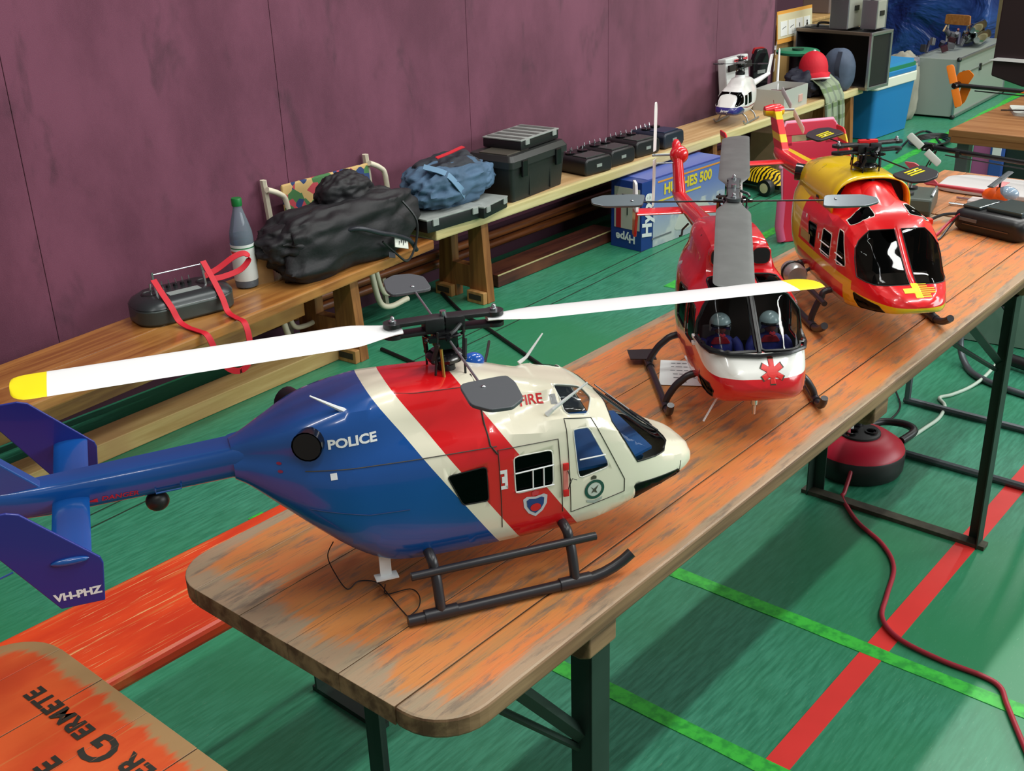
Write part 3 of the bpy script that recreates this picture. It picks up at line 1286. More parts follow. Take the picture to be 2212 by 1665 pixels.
cfgP = dict(side=win_dark, front=win_clear, shield=win_clear, chin=glass_mat('window_grey', (70, 78, 74), 0.5), roofwin=win_clear,
            wframe=M('seal_white', (225, 225, 215), 0.4), cabin=cabin_blue, panel=cabin_blue, floorz=.146, inner=M('cabin_grey', (120, 118, 112), .8), seat=M('seat_grey', (120, 122, 126), 0.7), finmat=blue_gloss, stab=blue_gloss, plate=blue_matt, boom=blue_gloss,
            rotor=dict(flyang=radians(87), flyR=0.175, padl=0.075, padw=0.062, blades=[(radians(-7.5), 0.515, yellow_paint, white_pl, 0.0), (radians(180.0), 0.515, yellow_paint, white_pl, 0.0)],
                       chord=0.062, tiplen=0.04, pitch=-6, flydz=-0.014, padsgn=-1))
h1, fus1, bvh1, boom1 = bk_heli('police_helicopter', 'blue, red and cream police model helicopter with white rotor blades', (.185, .29, ZT), radians(-29.8), MATS['livery_police'], cfgP)

RY = (0, 1, 0)      # casting direction onto the right-hand side
vs, fs = text_mesh('POLICE', 0.0165, 0.0006, sx=1.12)
decal('police_lettering', vs, fs, white_decal, fus1, bvh1, (-0.040, -0.2, 0.245), (1, 0, 0.02), (0.0, 0, 1), RY)
vs, fs = text_mesh('FIRE', 0.0165, 0.0003, sx=1.1)
decal('fire_lettering', vs, fs, red_paint, fus1, bvh1, (0.201, -0.2, 0.246), (1, 0, -0.02), (0, 0, 1), RY)
decal_poly('data_plate', [(-.004, -.005), (.004, -.005), (.004, .005), (-.004, .005)], M('grey_print', (150, 150, 150), 0.5), fus1, bvh1, (0.230, -0.2, 0.245), (1, 0, 0), (0, 0, 1), RY)
decal_poly('sticker', [(-.004, -.004), (.004, -.004), (.004, .004), (-.004, .004)], white_decal, fus1, bvh1, (-0.068, -0.2, 0.206), (1, 0, 0.05), (0, 0, 1), RY)
for zz in (0.222, 0.213):
    decal_poly('reflector', [(.003 * cos(a), .0018 * sin(a)) for a in [pi * k / 6 for k in range(12)]], M('dark_red_print', (130, 25, 60), 0.5), fus1, bvh1, (-0.128, -0.2, zz), (1, 0, 0), (0, 0, 1), RY)
# crest on the red door: shield
sh = [(-.017, .012), (-.012, .015), (0, .013), (.012, .015), (.017, .012), (.016, .0), (.010, -.010), (0, -.017), (-.010, -.010), (-.016, .0)]
decal_poly('shield_badge', sh, M('badge_silver', (196, 196, 202), 0.45), fus1, bvh1, (0.187, -0.2, 0.117), (1, 0, 0), (0, 0, 1), RY, 0.0006)
decal_poly('shield_field', [(a * .72, q * .72) for a, q in sh], M('badge_blue', (38, 60, 120), 0.45), fus1, bvh1, (0.187, -0.2, 0.1175), (1, 0, 0), (0, 0, 1), RY, 0.0010)
decal_poly('shield_disc', [(.0075 * cos(a), .0058 * sin(a)) for a in [pi * k / 8 for k in range(16)]], red_paint, fus1, bvh1, (0.187, -0.2, 0.1145), (1, 0, 0), (0, 0, 1), RY, 0.0014)
decal_poly('shield_crown', [(-.004, -.002), (.004, -.002), (.005, .003), (0, .006), (-.005, .003)], M('badge_rose', (205, 60, 70), 0.45), fus1, bvh1, (0.187, -0.2, 0.134), (1, 0, 0), (0, 0, 1), RY, 0.0008)


def ring_decal(name, r0, r1, mat, org, lift=0.0008, n=24):
    vs = [(r0 * cos(2 * pi * k / n), r0 * sin(2 * pi * k / n)) for k in range(n)] + [(r1 * cos(2 * pi * k / n), r1 * sin(2 * pi * k / n)) for k in range(n)]
    fs = [(k, (k + 1) % n, n + (k + 1) % n, n + k) for k in range(n)]
    decal(name, vs, fs, mat, fus1, bvh1, org, (1, 0, 0), (0, 0, 1), RY, lift)


dgreen = M('badge_green', (32, 78, 66), 0.45)
ring_decal('round_badge', 0.0105, 0.0145, dgreen, (0.272, -0.2, 0.121))
decal_poly('badge_field', [(.0100 * cos(a), .0100 * sin(a)) for a in [pi * k / 8 for k in range(16)]], M('badge_pale', (200, 206, 196), 0.5), fus1, bvh1, (0.272, -0.2, 0.121), (1, 0, 0), (0, 0, 1), RY)
decal_poly('badge_bird', [(-.006, .005), (-.001, .001), (.006, .006), (.002, -.001), (.004, -.006), (-.001, -.003), (-.005, -.005), (-.002, 0)], M('badge_brown', (74, 70, 58), 0.5), fus1, bvh1, (0.272, -0.2, 0.121), (1, 0, 0), (0, 0, 1), RY, 0.0011)
decal_poly('badge_crown', [(-.004, -.002), (.004, -.002), (.004, .002), (0, .004), (-.004, .002)], M('badge_brown', (74, 70, 58), 0.5), fus1, bvh1, (0.271, -0.2, 0.1385), (1, 0, 0), (0, 0, 1), RY)
decal_poly('badge_scroll', [(-.012, .002), (0, -.003), (.012, .002), (.011, -.002), (0, -.006), (-.011, -.002)], M('badge_grey', (170, 176, 168), 0.5), fus1, bvh1, (0.272, -0.2, 0.1055), (1, 0, 0), (0, 0, 1), RY)
# hinge marks on the red stripe
for a0, a1, z0, z1 in ((.140, .150, .172, .177), (.146, .150, .150, .177), (.140, .150, .150, .155), (.1425, .1475, .159, .168)):
    decal_poly('hinge_mark', [(a0, z0), (a1, z0), (a1, z1), (a0, z1)], white_decal, fus1, bvh1, (0, -0.2, 0), (1, 0, 0), (0, 0, 1), RY)
# door outlines, seams
gr = M('groove', (60, 56, 50), 0.7)
decal_line('door_gap', [(.1405, -.2, .094), (.1400, -.2, .205), (.222, -.2, .205), (.226, -.2, .098)], 0.0011, gr, fus1, bvh1, RY)
decal_line('door_gap', [(.238, -.2, .094), (.234, -.2, .228), (.272, -.2, .222), (.318, -.2, .125), (.318, -.2, .106), (.238, -.2, .094)], 0.0011, gr, fus1, bvh1, RY)
decal_line('skin_seam', [(.129, -.2, .285), (.131, -.2, .212), (.139, -.2, .200)], 0.0024, gr, fus1, bvh1, RY)
decal_line('skin_seam', [(-.10, -.2, .214), (.02, -.2, .212), (.139, -.2, .210)], 0.0014, gr, fus1, bvh1, RY)
decal_line('skin_seam', [(-.10, -.2, .165), (-.03, -.2, .150), (.02, -.2, .148)], 0.0010, M('groove_blue', (10, 40, 92), 0.6), fus1, bvh1, RY)
decal_line('skin_seam', [(.022, -.2, .287), (.05, -.2, .284), (.128, -.2, .280)], 0.0009, gr, fus1, bvh1, RY)
decal_line('nose_seam', [(.418, -.2, .118), (.414, -.2, .100), (.426, -.2, .092)], 0.0009, gr, fus1, bvh1, RY)
# sliding-window bars
wb = MB()
for a, q in (((.160, .170), (.213, .172)), ((.160, .143), (.213, .143))):
    wb.tube([(a[0], -.0985, a[1]), (q[0], -.0985, q[1])], 0.0011, 5)
for xx in (.184, .199):
    wb.tube([(xx, -.0985, .142), (xx, -.0985, .171)], 0.0011, 5)
wb.build('window_bars', white_decal, fus1)
t_ = h1
MB().tube([(.250, -.0975, .171), (.287, -.097, .171)], 0.0011, 5).build('window_bar', white_decal, fus1)
# door handle: red plates joined by a pale bar
ho = MB().box((.2295, -.099, .166), (.008, .003, .010), bev=0.001).build('door_handle', red_paint, t_, smooth=40)
MB().box((.2295, -.099, .127), (.008, .003, .010), bev=0.001).build('door_handle', red_paint, t_, smooth=40)
MB().box((.2295, -.0985, .147), (.007, .002, .030), bev=0.0008).build('handle_bar', M('pink_bar', (226, 130, 120), 0.5), ho)
MB().tube([(.232, -.100, .160), (.234, -.104, .148), (.231, -.103, .134), (.236, -.105, .150), (.243, -.104, .146)], 0.0006, 5).build('handle_wire', M('wire_black', (20, 20, 20), 0.6), t_)
# wipers, aerials, lamp
wp = MB()
for s in (-1, 1):
    wp.tube([(.405, .014 * s, .1455), (.372, .012 * s, .1735), (.322, .018 * s, .2185)], [0.0018, 0.0016, 0.0010], 6)
wp.build('wiper', black_gloss, h1)
MB().tube([(.215, -.072, .232), (.222, -.076, .240), (.268, -.082, .272)], [0.004, 0.0028, 0.0012], 6).build('aerial', white_decal, h1)
MB().tube([(.222, .050, .256), (.234, .052, .262), (.262, .060, .290)], [0.003, 0.0022, 0.0010], 6).build('aerial', white_decal, h1)
MB().tube([(-.040, -.052, .276), (-.052, -.052, .284), (-.082, -.050, .304)], [0.004, 0.0026, 0.0010], 6).build('aerial', white_decal, h1)
MB().sphere((.150, .030, .279), 0.016, 16, 10, (1, 0.8, 0.75)).build('beacon', M('beacon_blue', (28, 92, 190), 0.15, coat=0.5), h1, smooth=60)
MB().tube([(.17, .045, .262), (.185, .075, .268), (.20, .11, .270)], 0.002, 6).build('pitot', black_pl, h1)
# belly hook plate, camera ball under the boom, boom handle, wire loop
bp = MB()
bp.box((-.012, -.066, .056), (.015, .003, .030))
bp.box((-.012, -.068, .0405), (.030, .016, .002))
bp.build('belly_hook', white_decal, h1)
MB().sphere((-.275, -.006, .180), 0.0145, 16, 10, (1, 0.9, 0.9)).build('boom_buffer', black_pl, h1, smooth=60)
MB().tube([(-.275, -.0225, .205), (-.275, -.0235, .199), (-.245, -.024, .200), (-.245, -.023, .206)], 0.0012, 6).build('boom_handle', blue_gloss, h1)
vs, fs = text_mesh('DANGER', 0.0085, 0.0002, sx=1.25, shear=0.2)
bvb = mesh_bvh(boom1)
decal('boom_lettering', vs, fs, M('boom_red', (190, 30, 60), 0.4), boom1, bvb, (-.316, -.2, .203), (1, 0, -.01), (0, 0, 1), RY)
decal_poly('boom_arrow', [(-.006, 0), (.006, .0028), (.006, -.0028)], MATS['boom_red'], boom1, bvb, (-.3475, -.2, .2025), (1, 0, 0), (0, 0, 1), RY)
vs, fs = text_mesh('VH-PHZ', 0.0125, 0.0006, sx=1.1)
po = [q for q in cfgP['plates'] if q.data.vertices[0].co.y < 0][0]
bb = MB()
bb.add([Vector((-.372 + v.x, -.1539, .162 + v.y + v.x * 0.02)) for v in vs], fs)
bb.build('registration', white_decal, po, recalc=False)
MB().tube([(-.43, -.154, .205), (-.452, -.156, .199), (-.478, -.157, .199)], 0.0011, 6).build('aerial_wire', blue_gloss, po)
a1 = MB()
apath = [at(720, 1170, .82), at(708, 1200, .80), at(722, 1235, .785), at(750, 1272, .7715), at(775, 1255, .7715), at(815, 1258, .7715), at(840, 1285, .7715), at(870, 1320, .7715), at(884, 1330, .775), at(905, 1310, .7715), at(905, 1285, .772), at(885, 1272, .7735), at(835, 1283, .774), at(832, 1262, .7725)]
inv = Matrix.Translation(Vector((.185, .29, ZT))) @ Matrix.Rotation(radians(-29.8), 4, 'Z')
inv.invert()
a1.tube([inv @ v for v in spline(apath, 6)], 0.0008, 5).build('antenna_wire', M('wire_black', (20, 20, 20), 0.6), h1)
# ------------------------------------------------------------------ red and yellow rescue machine on the far half of the table
g = NT('livery_rescue')
o = g.sep()
RRED, RYEL, RSIL = (226, 24, 30), (236, 196, 8), (176, 170, 160)
x_, z_ = o[0], o[2]
c = g.mix(step(g, z_, 0.083), RSIL, RRED)
noseb = g.math('MULTIPLY', g.math('LESS_THAN', z_, 0.1135), step(g, x_, 0.29))
c = g.mix(noseb, c, RYEL)
stripe = g.math('MULTIPLY', g.math('MULTIPLY', step(g, z_, 0.112), g.math('LESS_THAN', z_, 0.131)), g.math('LESS_THAN', x_, 0.325))
c = g.mix(stripe, c, RYEL)
rear = g.math('LESS_THAN', g.math('ADD', x_, g.math('MULTIPLY', z_, -0.15)), -0.005)
c = g.mix(rear, c, RYEL)
cow = g.math('MULTIPLY', step(g, z_, 0.236), g.math('LESS_THAN', x_, 0.125))
c = g.mix(cow, c, RYEL)
g.color(c)
g.set(Roughness=0.24, Coat_Weight=0.6, Coat_Roughness=0.05)
g = NT('livery_rescue_tail')
o = g.sep()
c = g.mix(step(g, o[1], 0.004), RRED, RYEL)
g.color(c)
g.set(Roughness=0.26, Coat_Weight=0.5)
g = NT('fin_rescue')
o = g.sep()
k = g.math('SINE', g.math('MULTIPLY', o[2], 130))
c = g.mix(step(g, k, 0.45), RRED, RYEL)
g.color(c)
g.set(Roughness=0.26, Coat_Weight=0.5)
red_gloss = M('red_gloss', RRED, 0.24, coat=0.6)
yel_gloss = M('yellow_gloss', RYEL, 0.24, coat=0.6)
cfgR = dict(inner=M('cabin_taupe', (104, 96, 90), .8), side=win_dark, front=win_dark, shield=glass_mat('window_tint', (190, 184, 174), 0.8), chin=win_bronze, roofwin=win_dark, wframe=M('seal_white', (225, 225, 215), 0.4),
            cabin=M('cabin_brown', (96, 66, 52), 0.7), panel=M('panel_dark', (40, 40, 44), 0.6), seat=M('seat_dark', (86, 76, 76), 0.7), finmat=MATS['fin_rescue'], stab=red_gloss, plate=MATS['fin_rescue'], boom=MATS['livery_rescue_tail'],
            hubz=0.345, mastx=0.118, trside=True, trang=20,
            rotor=dict(flyang=radians(9), flyR=0.165, padl=0.075, padw=0.062, padmat=M('paddle_black', (44, 44, 48), 0.35), flymat=black_pl, cap=red_gloss, padtilt=14,
                       blades=[(radians(99), None, None, None, 0), (radians(279), None, None, None, 0)], flydz=-0.012))
h3, fus3, bvh3, boom3 = bk_heli('rescue_helicopter', 'red and yellow rescue model helicopter with yellow cross on nose', (1.624, .321, ZT), radians(225), MATS['livery_rescue'], cfgR)
# yellow stripes on the paddles
for s in (1, -1):
    for k in range(3):
        m = MB().box((s * (0.172 + 0.011 * k), -0.004 * s, 0.0026), (0.005, 0.030, 0.0006))
        m.xf(Matrix.Translation((0.118, 0, 0.333)) @ Matrix.Rotation(radians(9), 4, 'Z') @ Matrix.Rotation(radians(14), 4, 'X'))
        m.build('paddle_stripe', yellow_paint, h3)
# engine hood with dark air intake and red gearbox fairing
rings = []
for x, wy, zb, zt in ((-0.11, 0.058, 0.222, 0.272), (-0.06, 0.074, 0.218, 0.288), (0.0, 0.077, 0.217, 0.297), (0.08, 0.079, 0.216, 0.298), (0.150, 0.080, 0.218, 0.296), (0.168, 0.081, 0.220, 0.293)):
    rings.append([Vector((x, wy * cos(a) * (abs(cos(a)) ** -0.25 if abs(cos(a)) > 1e-3 else 1), zb + (zt - zb) * sin(a) ** 0.55)) for a in [pi * k / 20 for k in range(21)]])
hood = MB().loft(rings, cap=False, closed=False).build('engine_hood', [yel_gloss], h3, smooth=40, solid=0.003)
MB().prism([(v.y * 0.96, v.z - 0.003) for v in rings[-1]], 0.140, 0.143, 'x').build('intake_dark_plate', inner_dark, hood)  # dark plate across the open hood, stands for its shaded interior
MB().box((0.155, 0.0, 0.255), (0.02, 0.006, 0.08)).build('intake_strut', black_pl, hood)
fr = []
for x, wy, zt in ((0.140, 0.034, 0.282), (0.165, 0.040, 0.286), (0.190, 0.042, 0.280), (0.215, 0.046, 0.268), (0.245, 0.040, 0.256), (0.275, 0.018, 0.246)):
    fr.append([Vector((x, wy * cos(a), 0.225 + (zt - 0.225) * max(sin(a), 0) ** 0.7)) for a in [pi * k / 16 for k in range(17)]])
MB().loft(fr, cap=True).build('gearbox_fairing', red_gloss, h3, smooth=50)
# flag and panel lines on the hood
bvhd = BVHTree.FromPolygons([v.co.copy() for v in hood.data.vertices], [list(p.vertices) for p in hood.data.polygons])
for k, cm in enumerate(((20, 20, 20), (190, 30, 30), (230, 190, 40))):
    decal_poly('flag_stripe', [(-.008, .006 - k * .005), (.008, .006 - k * .005), (.008, .001 - k * .005), (-.008, .001 - k * .005)], M('flag_%d' % k, cm, 0.5), hood, bvhd, (0.075, -0.2, 0.275), (1, 0, 0), (0, 0, 1), (0, 1, -0.35), 0.003)
for xx in (-0.02, 0.03):
    decal_line('hood_seam', [(xx, -.05, .4), (xx, -.066, .4), (xx, -.071, .4)], 0.0012, gr, hood, bvhd, (0, 0, -1), 0.0018)
# yellow cross with speed lines on the nose
UP, RT = (-1, 0, 0.62), (0, 1, 0)
DN = (-0.55, 0, -1)


def nose_quad(nm, a0, a1, b0, b1):
    decal_poly(nm, [(a0, b0), (a1, b0), (a1, b1), (a0, b1)], yellow_paint, fus3, bvh3, (0.422, 0.006, 0.140), RT, UP, DN, 0.0007)


nose_quad('cross_arm', -.030, .0, -.006, .006)
nose_quad('cross_bar', -.012, .002, -.017, .017)
for k in range(7):
    q = -0.0155 + k * 0.0048
    L = 0.030 if 2 <= k <= 4 else 0.018
    nose_quad('cross_line', .0, L, q, q + 0.0022)
# side markings: white window bars, small lettering
for a, q in (((.160, .165), (.213, .166)), ((.160, .147), (.213, .147)), ((.249, .166), (.288, .166)), ((.252, .152), (.292, .153))):
    MB().tube([(a[0], -.0985, a[1]), (q[0], -.0985, q[1])], 0.0013, 5).build('window_bar', white_decal, fus3)
decal_poly('sticker', [(-.004, -.004), (.004, -.004), (.004, .004), (-.004, .004)], white_decal, fus3, bvh3, (.055, -.2, .19), (1, 0, 0), (0, 0, 1), RY)
decal_poly('sticker', [(-.003, -.006), (.003, -.006), (.003, .006), (-.003, .006)], white_decal, fus3, bvh3, (.142, -.2, .17), (1, 0, 0), (0, 0, 1), RY)
decal_poly('warning_patch', [(-.03, -.009), (.03, -.009), (.03, .009), (-.03, .009)], M('patch_tan', (170, 150, 90), 0.6), fus3, bvh3, (.062, -.2, .148), (1, 0, 0), (0, 0, 1), RY)
# searchlight on the right-hand side
sl = MB().lathe([(0.001, -.028), (.020, -.026), (.024, -.012), (.024, .022), (.020, .028), (.001, .026)], 20, (0.095, -.128, .075), 'x')
so = sl.build('searchlight', M('lamp_silver', (190, 188, 184), 0.3, 0.6), h3, smooth=40)
MB().tube([(0.095, -.128 + .0245 * cos(a), .075 + .0245 * sin(a)) for a in [2 * pi * k / 20 for k in range(20)]], 0.003, 6, closed=True).build('lamp_ring', black_pl, so, smooth=50)
MB().cyl((0.095, -.108, .075), (0.095, -.085, .085), .004, 8).build('lamp_bracket', black_pl, so)
MB().tube([(.118, .014, .30), (.118, .030, .345)], 0.0022, 6).build('aerial', black_pl, h3)
# ------------------------------------------------------------------ red and white ambulance machine in the middle of the table
BO = [
    (-0.235, 0.215, 0.228, 0.246, 0.022, 0.016),
    (-0.200, 0.190, 0.222, 0.262, 0.044, 0.032),
    (-0.160, 0.150, 0.216, 0.278, 0.066, 0.048),
    (-0.110, 0.095, 0.210, 0.289, 0.084, 0.060),
    (-0.060, 0.062, 0.206, 0.293, 0.091, 0.064),
    (0.000, 0.052, 0.204, 0.290, 0.093, 0.062),
    (0.026, 0.050, 0.204, 0.282, 0.093, 0.060),
    (0.036, 0.050, 0.206, 0.244, 0.093, 0.062),
    (0.050, 0.050, 0.206, 0.236, 0.093, 0.066),
    (0.085, 0.050, 0.204, 0.232, 0.092, 0.070),
    (0.110, 0.051, 0.196, 0.222, 0.091, 0.071),
    (0.140, 0.052, 0.174, 0.198, 0.089, 0.070),
    (0.175, 0.055, 0.148, 0.168, 0.086, 0.068),
    (0.200, 0.060, 0.130, 0.147, 0.080, 0.063),
    (0.220, 0.068, 0.116, 0.131, 0.070, 0.055),
    (0.233, 0.078, 0.106, 0.118, 0.055, 0.043),
    (0.240, 0.088, 0.100, 0.107, 0.034, 0.026),
    (0.243, 0.095, 0.098, 0.101, 0.012, 0.009),
]
H2L, H2A = Vector((1.016, .238, ZT)), radians(222.6)
g = NT('livery_ambulance')
o = g.sep()
lo = g.math('ADD', 0.113, g.math('MULTIPLY', g.smooth(g.math('SUBTRACT', 0.23, o[0]), 0.02, 0.14), 0.022))
band = g.math('MULTIPLY', g.math('GREATER_THAN', o[2], lo), g.math('LESS_THAN', o[2], 0.1455))
band = g.math('MULTIPLY', band, step(g, o[0], 0.02))
c = g.mix(band, (214, 20, 30), (240, 238, 232))
g.color(c)
g.set(Roughness=0.2, Coat_Weight=0.7, Coat_Roughness=0.04)
h2 = thing('ambulance_helicopter', 'red and white model helicopter with two pilot figures behind glass', 'helicopter', H2L, H2A)
b = hull(BO, bk_section)
blk = M('frame_black', (14, 14, 16), 0.3)
wins = []
cl = glass_mat('canopy_clear', (225, 230, 230), 0.9)
for s in (-1, 1):
    wins.append((soft([(.112, .2175), (.122, .152), (.150, .149), (.199, .1465), (.2005, .1485), (.128, .2225)], 0.06), 'xz', (lambda c, s=s: c.y * s > 0.0035 and c.z > .146), cl, 0.0032, blk, 'windscreen'))
    wins.append((soft([(.052, .198), (.100, .192), (.112, .150), (.105, .128), (.052, .126)], 0.1), 'xz', (lambda c, s=s: c.y * s > 0.03), cl, 0.0016, blk, 'door_window'))
    wins.append((soft([(-.035, .194), (.036, .197), (.036, .130), (-.035, .130)], 0.1), 'xz', (lambda c, s=s: c.y * s > 0.03), win_dark, 0.0016, blk, 'cabin_window'))
    wins.append((soft([(.152, .092), (.158, .064), (.20, .070), (.212, .085), (.20, .095)], 0.12), 'xz', (lambda c, s=s: c.y * s > 0.03), win_dark, 0.0010, blk, 'chin_window'))
    rp = [(a, q * s) for a, q in soft([(.058, .018), (.058, .062), (.098, .064), (.104, .020)], 0.15)]
    wins.append((rp, 'xy', (lambda c, s=s: c.z > .2 and c.y * s > .008), cl, 0.0016, blk, 'roof_window'))
bm = bmesh.new()
vs = [bm.verts.new(v) for v in b.v]
for f in b.f:
    bm.faces.new([vs[i] for i in f])
for yy in (-0.004, 0.004):
    bmesh.ops.bisect_plane(bm, geom=list(bm.faces) + list(bm.edges) + list(bm.verts), dist=1e-6, plane_co=(0, yy, 0), plane_no=(0, 1, 0))
bm.verts.index_update()
b2 = MB()
b2.add([v.co.copy() for v in bm.verts], [[v.index for v in f.verts] for f in bm.faces])
bm.free()
fus2, bvh2 = cut_windows(b2, wins, h2, MATS['livery_ambulance'], M('cabin_dusk', (70, 64, 62), .8))
rg = M('ambulance_red', (214, 20, 30), 0.2, coat=0.7)
MB().box((0.10, 0, 0.070), (0.17, 0.150, 0.004)).build('cabin_floor', inner_dark, h2)
MB().box((0.03, 0, 0.145), (0.004, 0.165, 0.09)).build('bulkhead', M('bulkhead_brown', (58, 40, 34), 0.7), h2)
MB().prism([(.166, .085), (.190, .085), (.198, .122), (.178, .130), (.166, .122)], -.06, .06, 'y').build('instrument_panel', M('panel_dark', (40, 40, 44), 0.6), h2, bevel=.003)
for s in (-1, 1):
    seat = MB().box((0.095, 0.042 * s, 0.078), (0.044, 0.05, 0.016), bev=0.005)
    seat.box((0.066, 0.042 * s, 0.110), (0.012, 0.05, 0.07), (0, -0.12, 0), bev=0.005)
    seat.build('pilot_seat', M('seat_dark', (60, 56, 60), 0.7), h2, smooth=40)
    # forward air intakes of the engine cowling
    it = MB()
    it.prism(rrect(0.036, 0.034, 0.012, 4, 0.036 * s, 0.260), 0.024, 0.041, 'x')
    io = it.build('air_intake', rg, h2, smooth=40, bevel=.002)
    MB().prism(rrect(0.030, 0.028, 0.010, 4, 0.036 * s, 0.260), 0.0405, 0.0420, 'x').build('intake_mouth', inner_dark, io)
    MB().sphere((-.035, .048 * s, .274), .011, 12, 8, (1, .7, .7)).build('vent', inner_dark, h2, smooth=60)
    # side panels, skids
    decal_poly('side_panel', [(-.035, -.018), (.030, -.022), (.030, .020), (-.035, .024)], M('panel_grey', (196, 190, 192), 0.35), fus2, bvh2, (-.105, .2 * s, .222), (1, 0, 0), (0, 0, 1), (0, -s, -.2), .0008)
    sk = MB()
    pts = [(-.150, .1335 * s, .008), (-.13, .1335 * s, .008), (.118, .1335 * s, .008)]
    pts += [(.118 + .03 * sin(a), .1335 * s, .008 + .03 * (1 - cos(a))) for a in [radians(q) for q in (20, 40, 60, 80)]]
    sk.tube(pts, .0065, 12)
    so = sk.build('skid', dark_tube, h2, smooth=50)
    MB().prism([(-.150, .118 * s), (-.098, .118 * s), (-.104, .168 * s), (-.150, .168 * s)], .0145, .0165).build('skid_plate', black_pl, so)
    for fx in (.093, -.093):
        MB().tube([(fx - .016, .1335 * s, .009), (fx + .016, .1335 * s, .009)], .008, 12).build('skid_clamp', dark_tube, so, smooth=50)
for fx in (.093, -.093):
    arch = [(fx, -.1335, .010), (fx, -.128, .026), (fx, -.108, .052), (fx, -.070, .068), (fx, .070, .068), (fx, .108, .052), (fx, .128, .026), (fx, .1335, .010)]
    MB().tube(spline(arch, 6), .0066, 10).build('cross_tube', dark_tube, h2, smooth=50)
MB().tube([(.2035, 0, .1465), (.175, 0, .1695), (.140, 0, .1995), (.118, 0, .2185)], .0042, 6).build('centre_post', blk, fus2)
MB().tube([(.128, -.0905, .149), (.165, -.0865, .1475), (.19, -.078, .147), (.2065, -.05, .1455), (.2115, 0, .1435), (.2065, .05, .1455), (.19, .078, .147), (.165, .0865, .1475), (.128, .0905, .149)], .0034, 6).build('screen_sill', blk, fus2, smooth=50)
# star of life style emblem: red eight-armed star on the white nose band
st = MB()
NF, NU = (0, 1, 0), (-0.62, 0, 1)
for k in range(6):
    a = radians(30 + 60 * k)
    ca, sa = cos(a), sin(a)
    poly = [(0 * ca - -.0042 * sa, 0 * sa + -.0042 * ca), (.0185 * ca - -.0042 * sa, .0185 * sa + -.0042 * ca), (.0185 * ca - .0042 * sa, .0185 * sa + .0042 * ca), (0 * ca - .0042 * sa, 0 * sa + .0042 * ca)]
    for nm, mt, sc2, lf in (('star_arm_edge', M('star_dark', (60, 60, 40), 0.5), 1.12, .0006), ('star_arm', M('star_red', (226, 34, 30), 0.4), 1.0, .0010)):
        decal_poly(nm, [(q[0] * sc2, q[1] * sc2) for q in poly], mt, fus2, bvh2, (.30, .016, .122), NF, (0, 0, 0.86), (-1, 0, 0.0), lf, 2)
decal_poly('star_centre', [(.0092 * cos(a), .0092 * sin(a)) for a in [pi * k / 8 for k in range(16)]], MATS['star_red'], fus2, bvh2, (.30, .016, .122), NF, (0, 0, 0.86), (-1, 0, 0), .0013, 2)
# tail
sec = []
for x, zc, r in ((-.215, .230, .024), (-.24, .230, .022), (-.40, .222, .0175), (-.52, .218, .015), (-.56, .222, .014)):
    sec.append([Vector((x, r * cos(a), zc + r * sin(a))) for a in [2 * pi * k / 20 for k in range(20)]])
MB().loft(sec).build('tail_boom', rg, h2, smooth=50)
fp = []
for x, z, rx, ry in ((-.535, .212, .030, .013), (-.552, .24, .026, .0125), (-.585, .295, .021, .0115), (-.600, .322, .015, .010), (-.603, .330, .006, .005)):
    fp.append([Vector((x + rx * cos(a), ry * sin(a), z)) for a in [2 * pi * k / 16 for k in range(16)]])
MB().loft(fp).build('tail_fin', rg, h2, smooth=50)
MB().sphere((-.585, .004, .300), .021, 16, 10, (1, 1.0, 1)).build('tail_gearbox', rg, h2, smooth=60)
ts = MB().cyl((-.59, 0, .300), (-.59, -.055, .300), .003, 8)
tso = ts.build('tail_rotor_shaft', alu, h2)
MB().cyl((-.575, -.01, .285), (-.575, -.048, .285), .0016, 6).build('pitch_slider', alu, tso)
for s in (1, -1):
    bl = MB()
    airfoil_blade(bl, .010 * s, .118 * s, .020, .0035, tip_round=.02 * s)
    bl.xf(Matrix.Translation((-.59, -.050, .300)) @ Matrix.Rotation(radians(-87), 4, 'Y') @ Matrix.Rotation(radians(62), 4, 'X'))
    bl.build('tail_rotor_blade', white_pl, tso, smooth=40)
stb = MB()
prof = [Vector((-.445 + .026 * cos(a), 0, .212 + .0045 * sin(a))) for a in [2 * pi * k / 14 for k in range(14)]]
stb.loft([[v + Vector((0, y, 0)) for v in prof] for y in (-.112, .112)])
sto = stb.build('stabiliser', rg, h2, smooth=50)
for s in (-1, 1):
    eo = MB().prism(soft([(-.425, .215), (-.445, .275), (-.475, .275), (-.475, .215)], .1), .1115 * s - .003, .1115 * s + .003, 'y').build('end_plate', white_pl, sto, bevel=.001)
    MB().prism(soft([(-.425, .2145), (-.475, .2145), (-.475, .155), (-.450, .155)], .1), .1115 * s - .003, .1115 * s + .003, 'y').build('end_plate_lower', rg, sto, bevel=.001)
MB().tube([(-.33, -.02, .215), (-.34, -.03, .200), (-.335, -.032, .19), (-.345, -.034, .185)], .0022, 6).build('tail_skid', black_pl, h2)
rotor(h2, (-.035, 0, .288), .352, dict(flyang=radians(83), flyR=.165, padl=.085, padw=.034, padmat=M('paddle_sheen', (96, 104, 110), 0.22, 0.3), flymat=black_pl, flydz=-.014, padtilt=22, chord=.058, gripmat=M('grip_grey', (62, 66, 68), .4),
      blades=[(radians(-12.5), .50, None, M('blade_grey', (92, 94, 92), .42, var=.12, vscale=30), 0.4), (radians(166.8), .50, None, M('blade_grey'), 0.4)], pitch=-5))
MB().tube([(.175, -.06, .056), (.19, -.085, .020)], .0018, 6).build('ground_aerial', white_decal, h2)
MB().lathe([(.003, .03), (.003, .046), (.006, .048), (.006, .056)], 10, (.19, 0, 0)).build('belly_stud', chrome, h2, smooth=40)
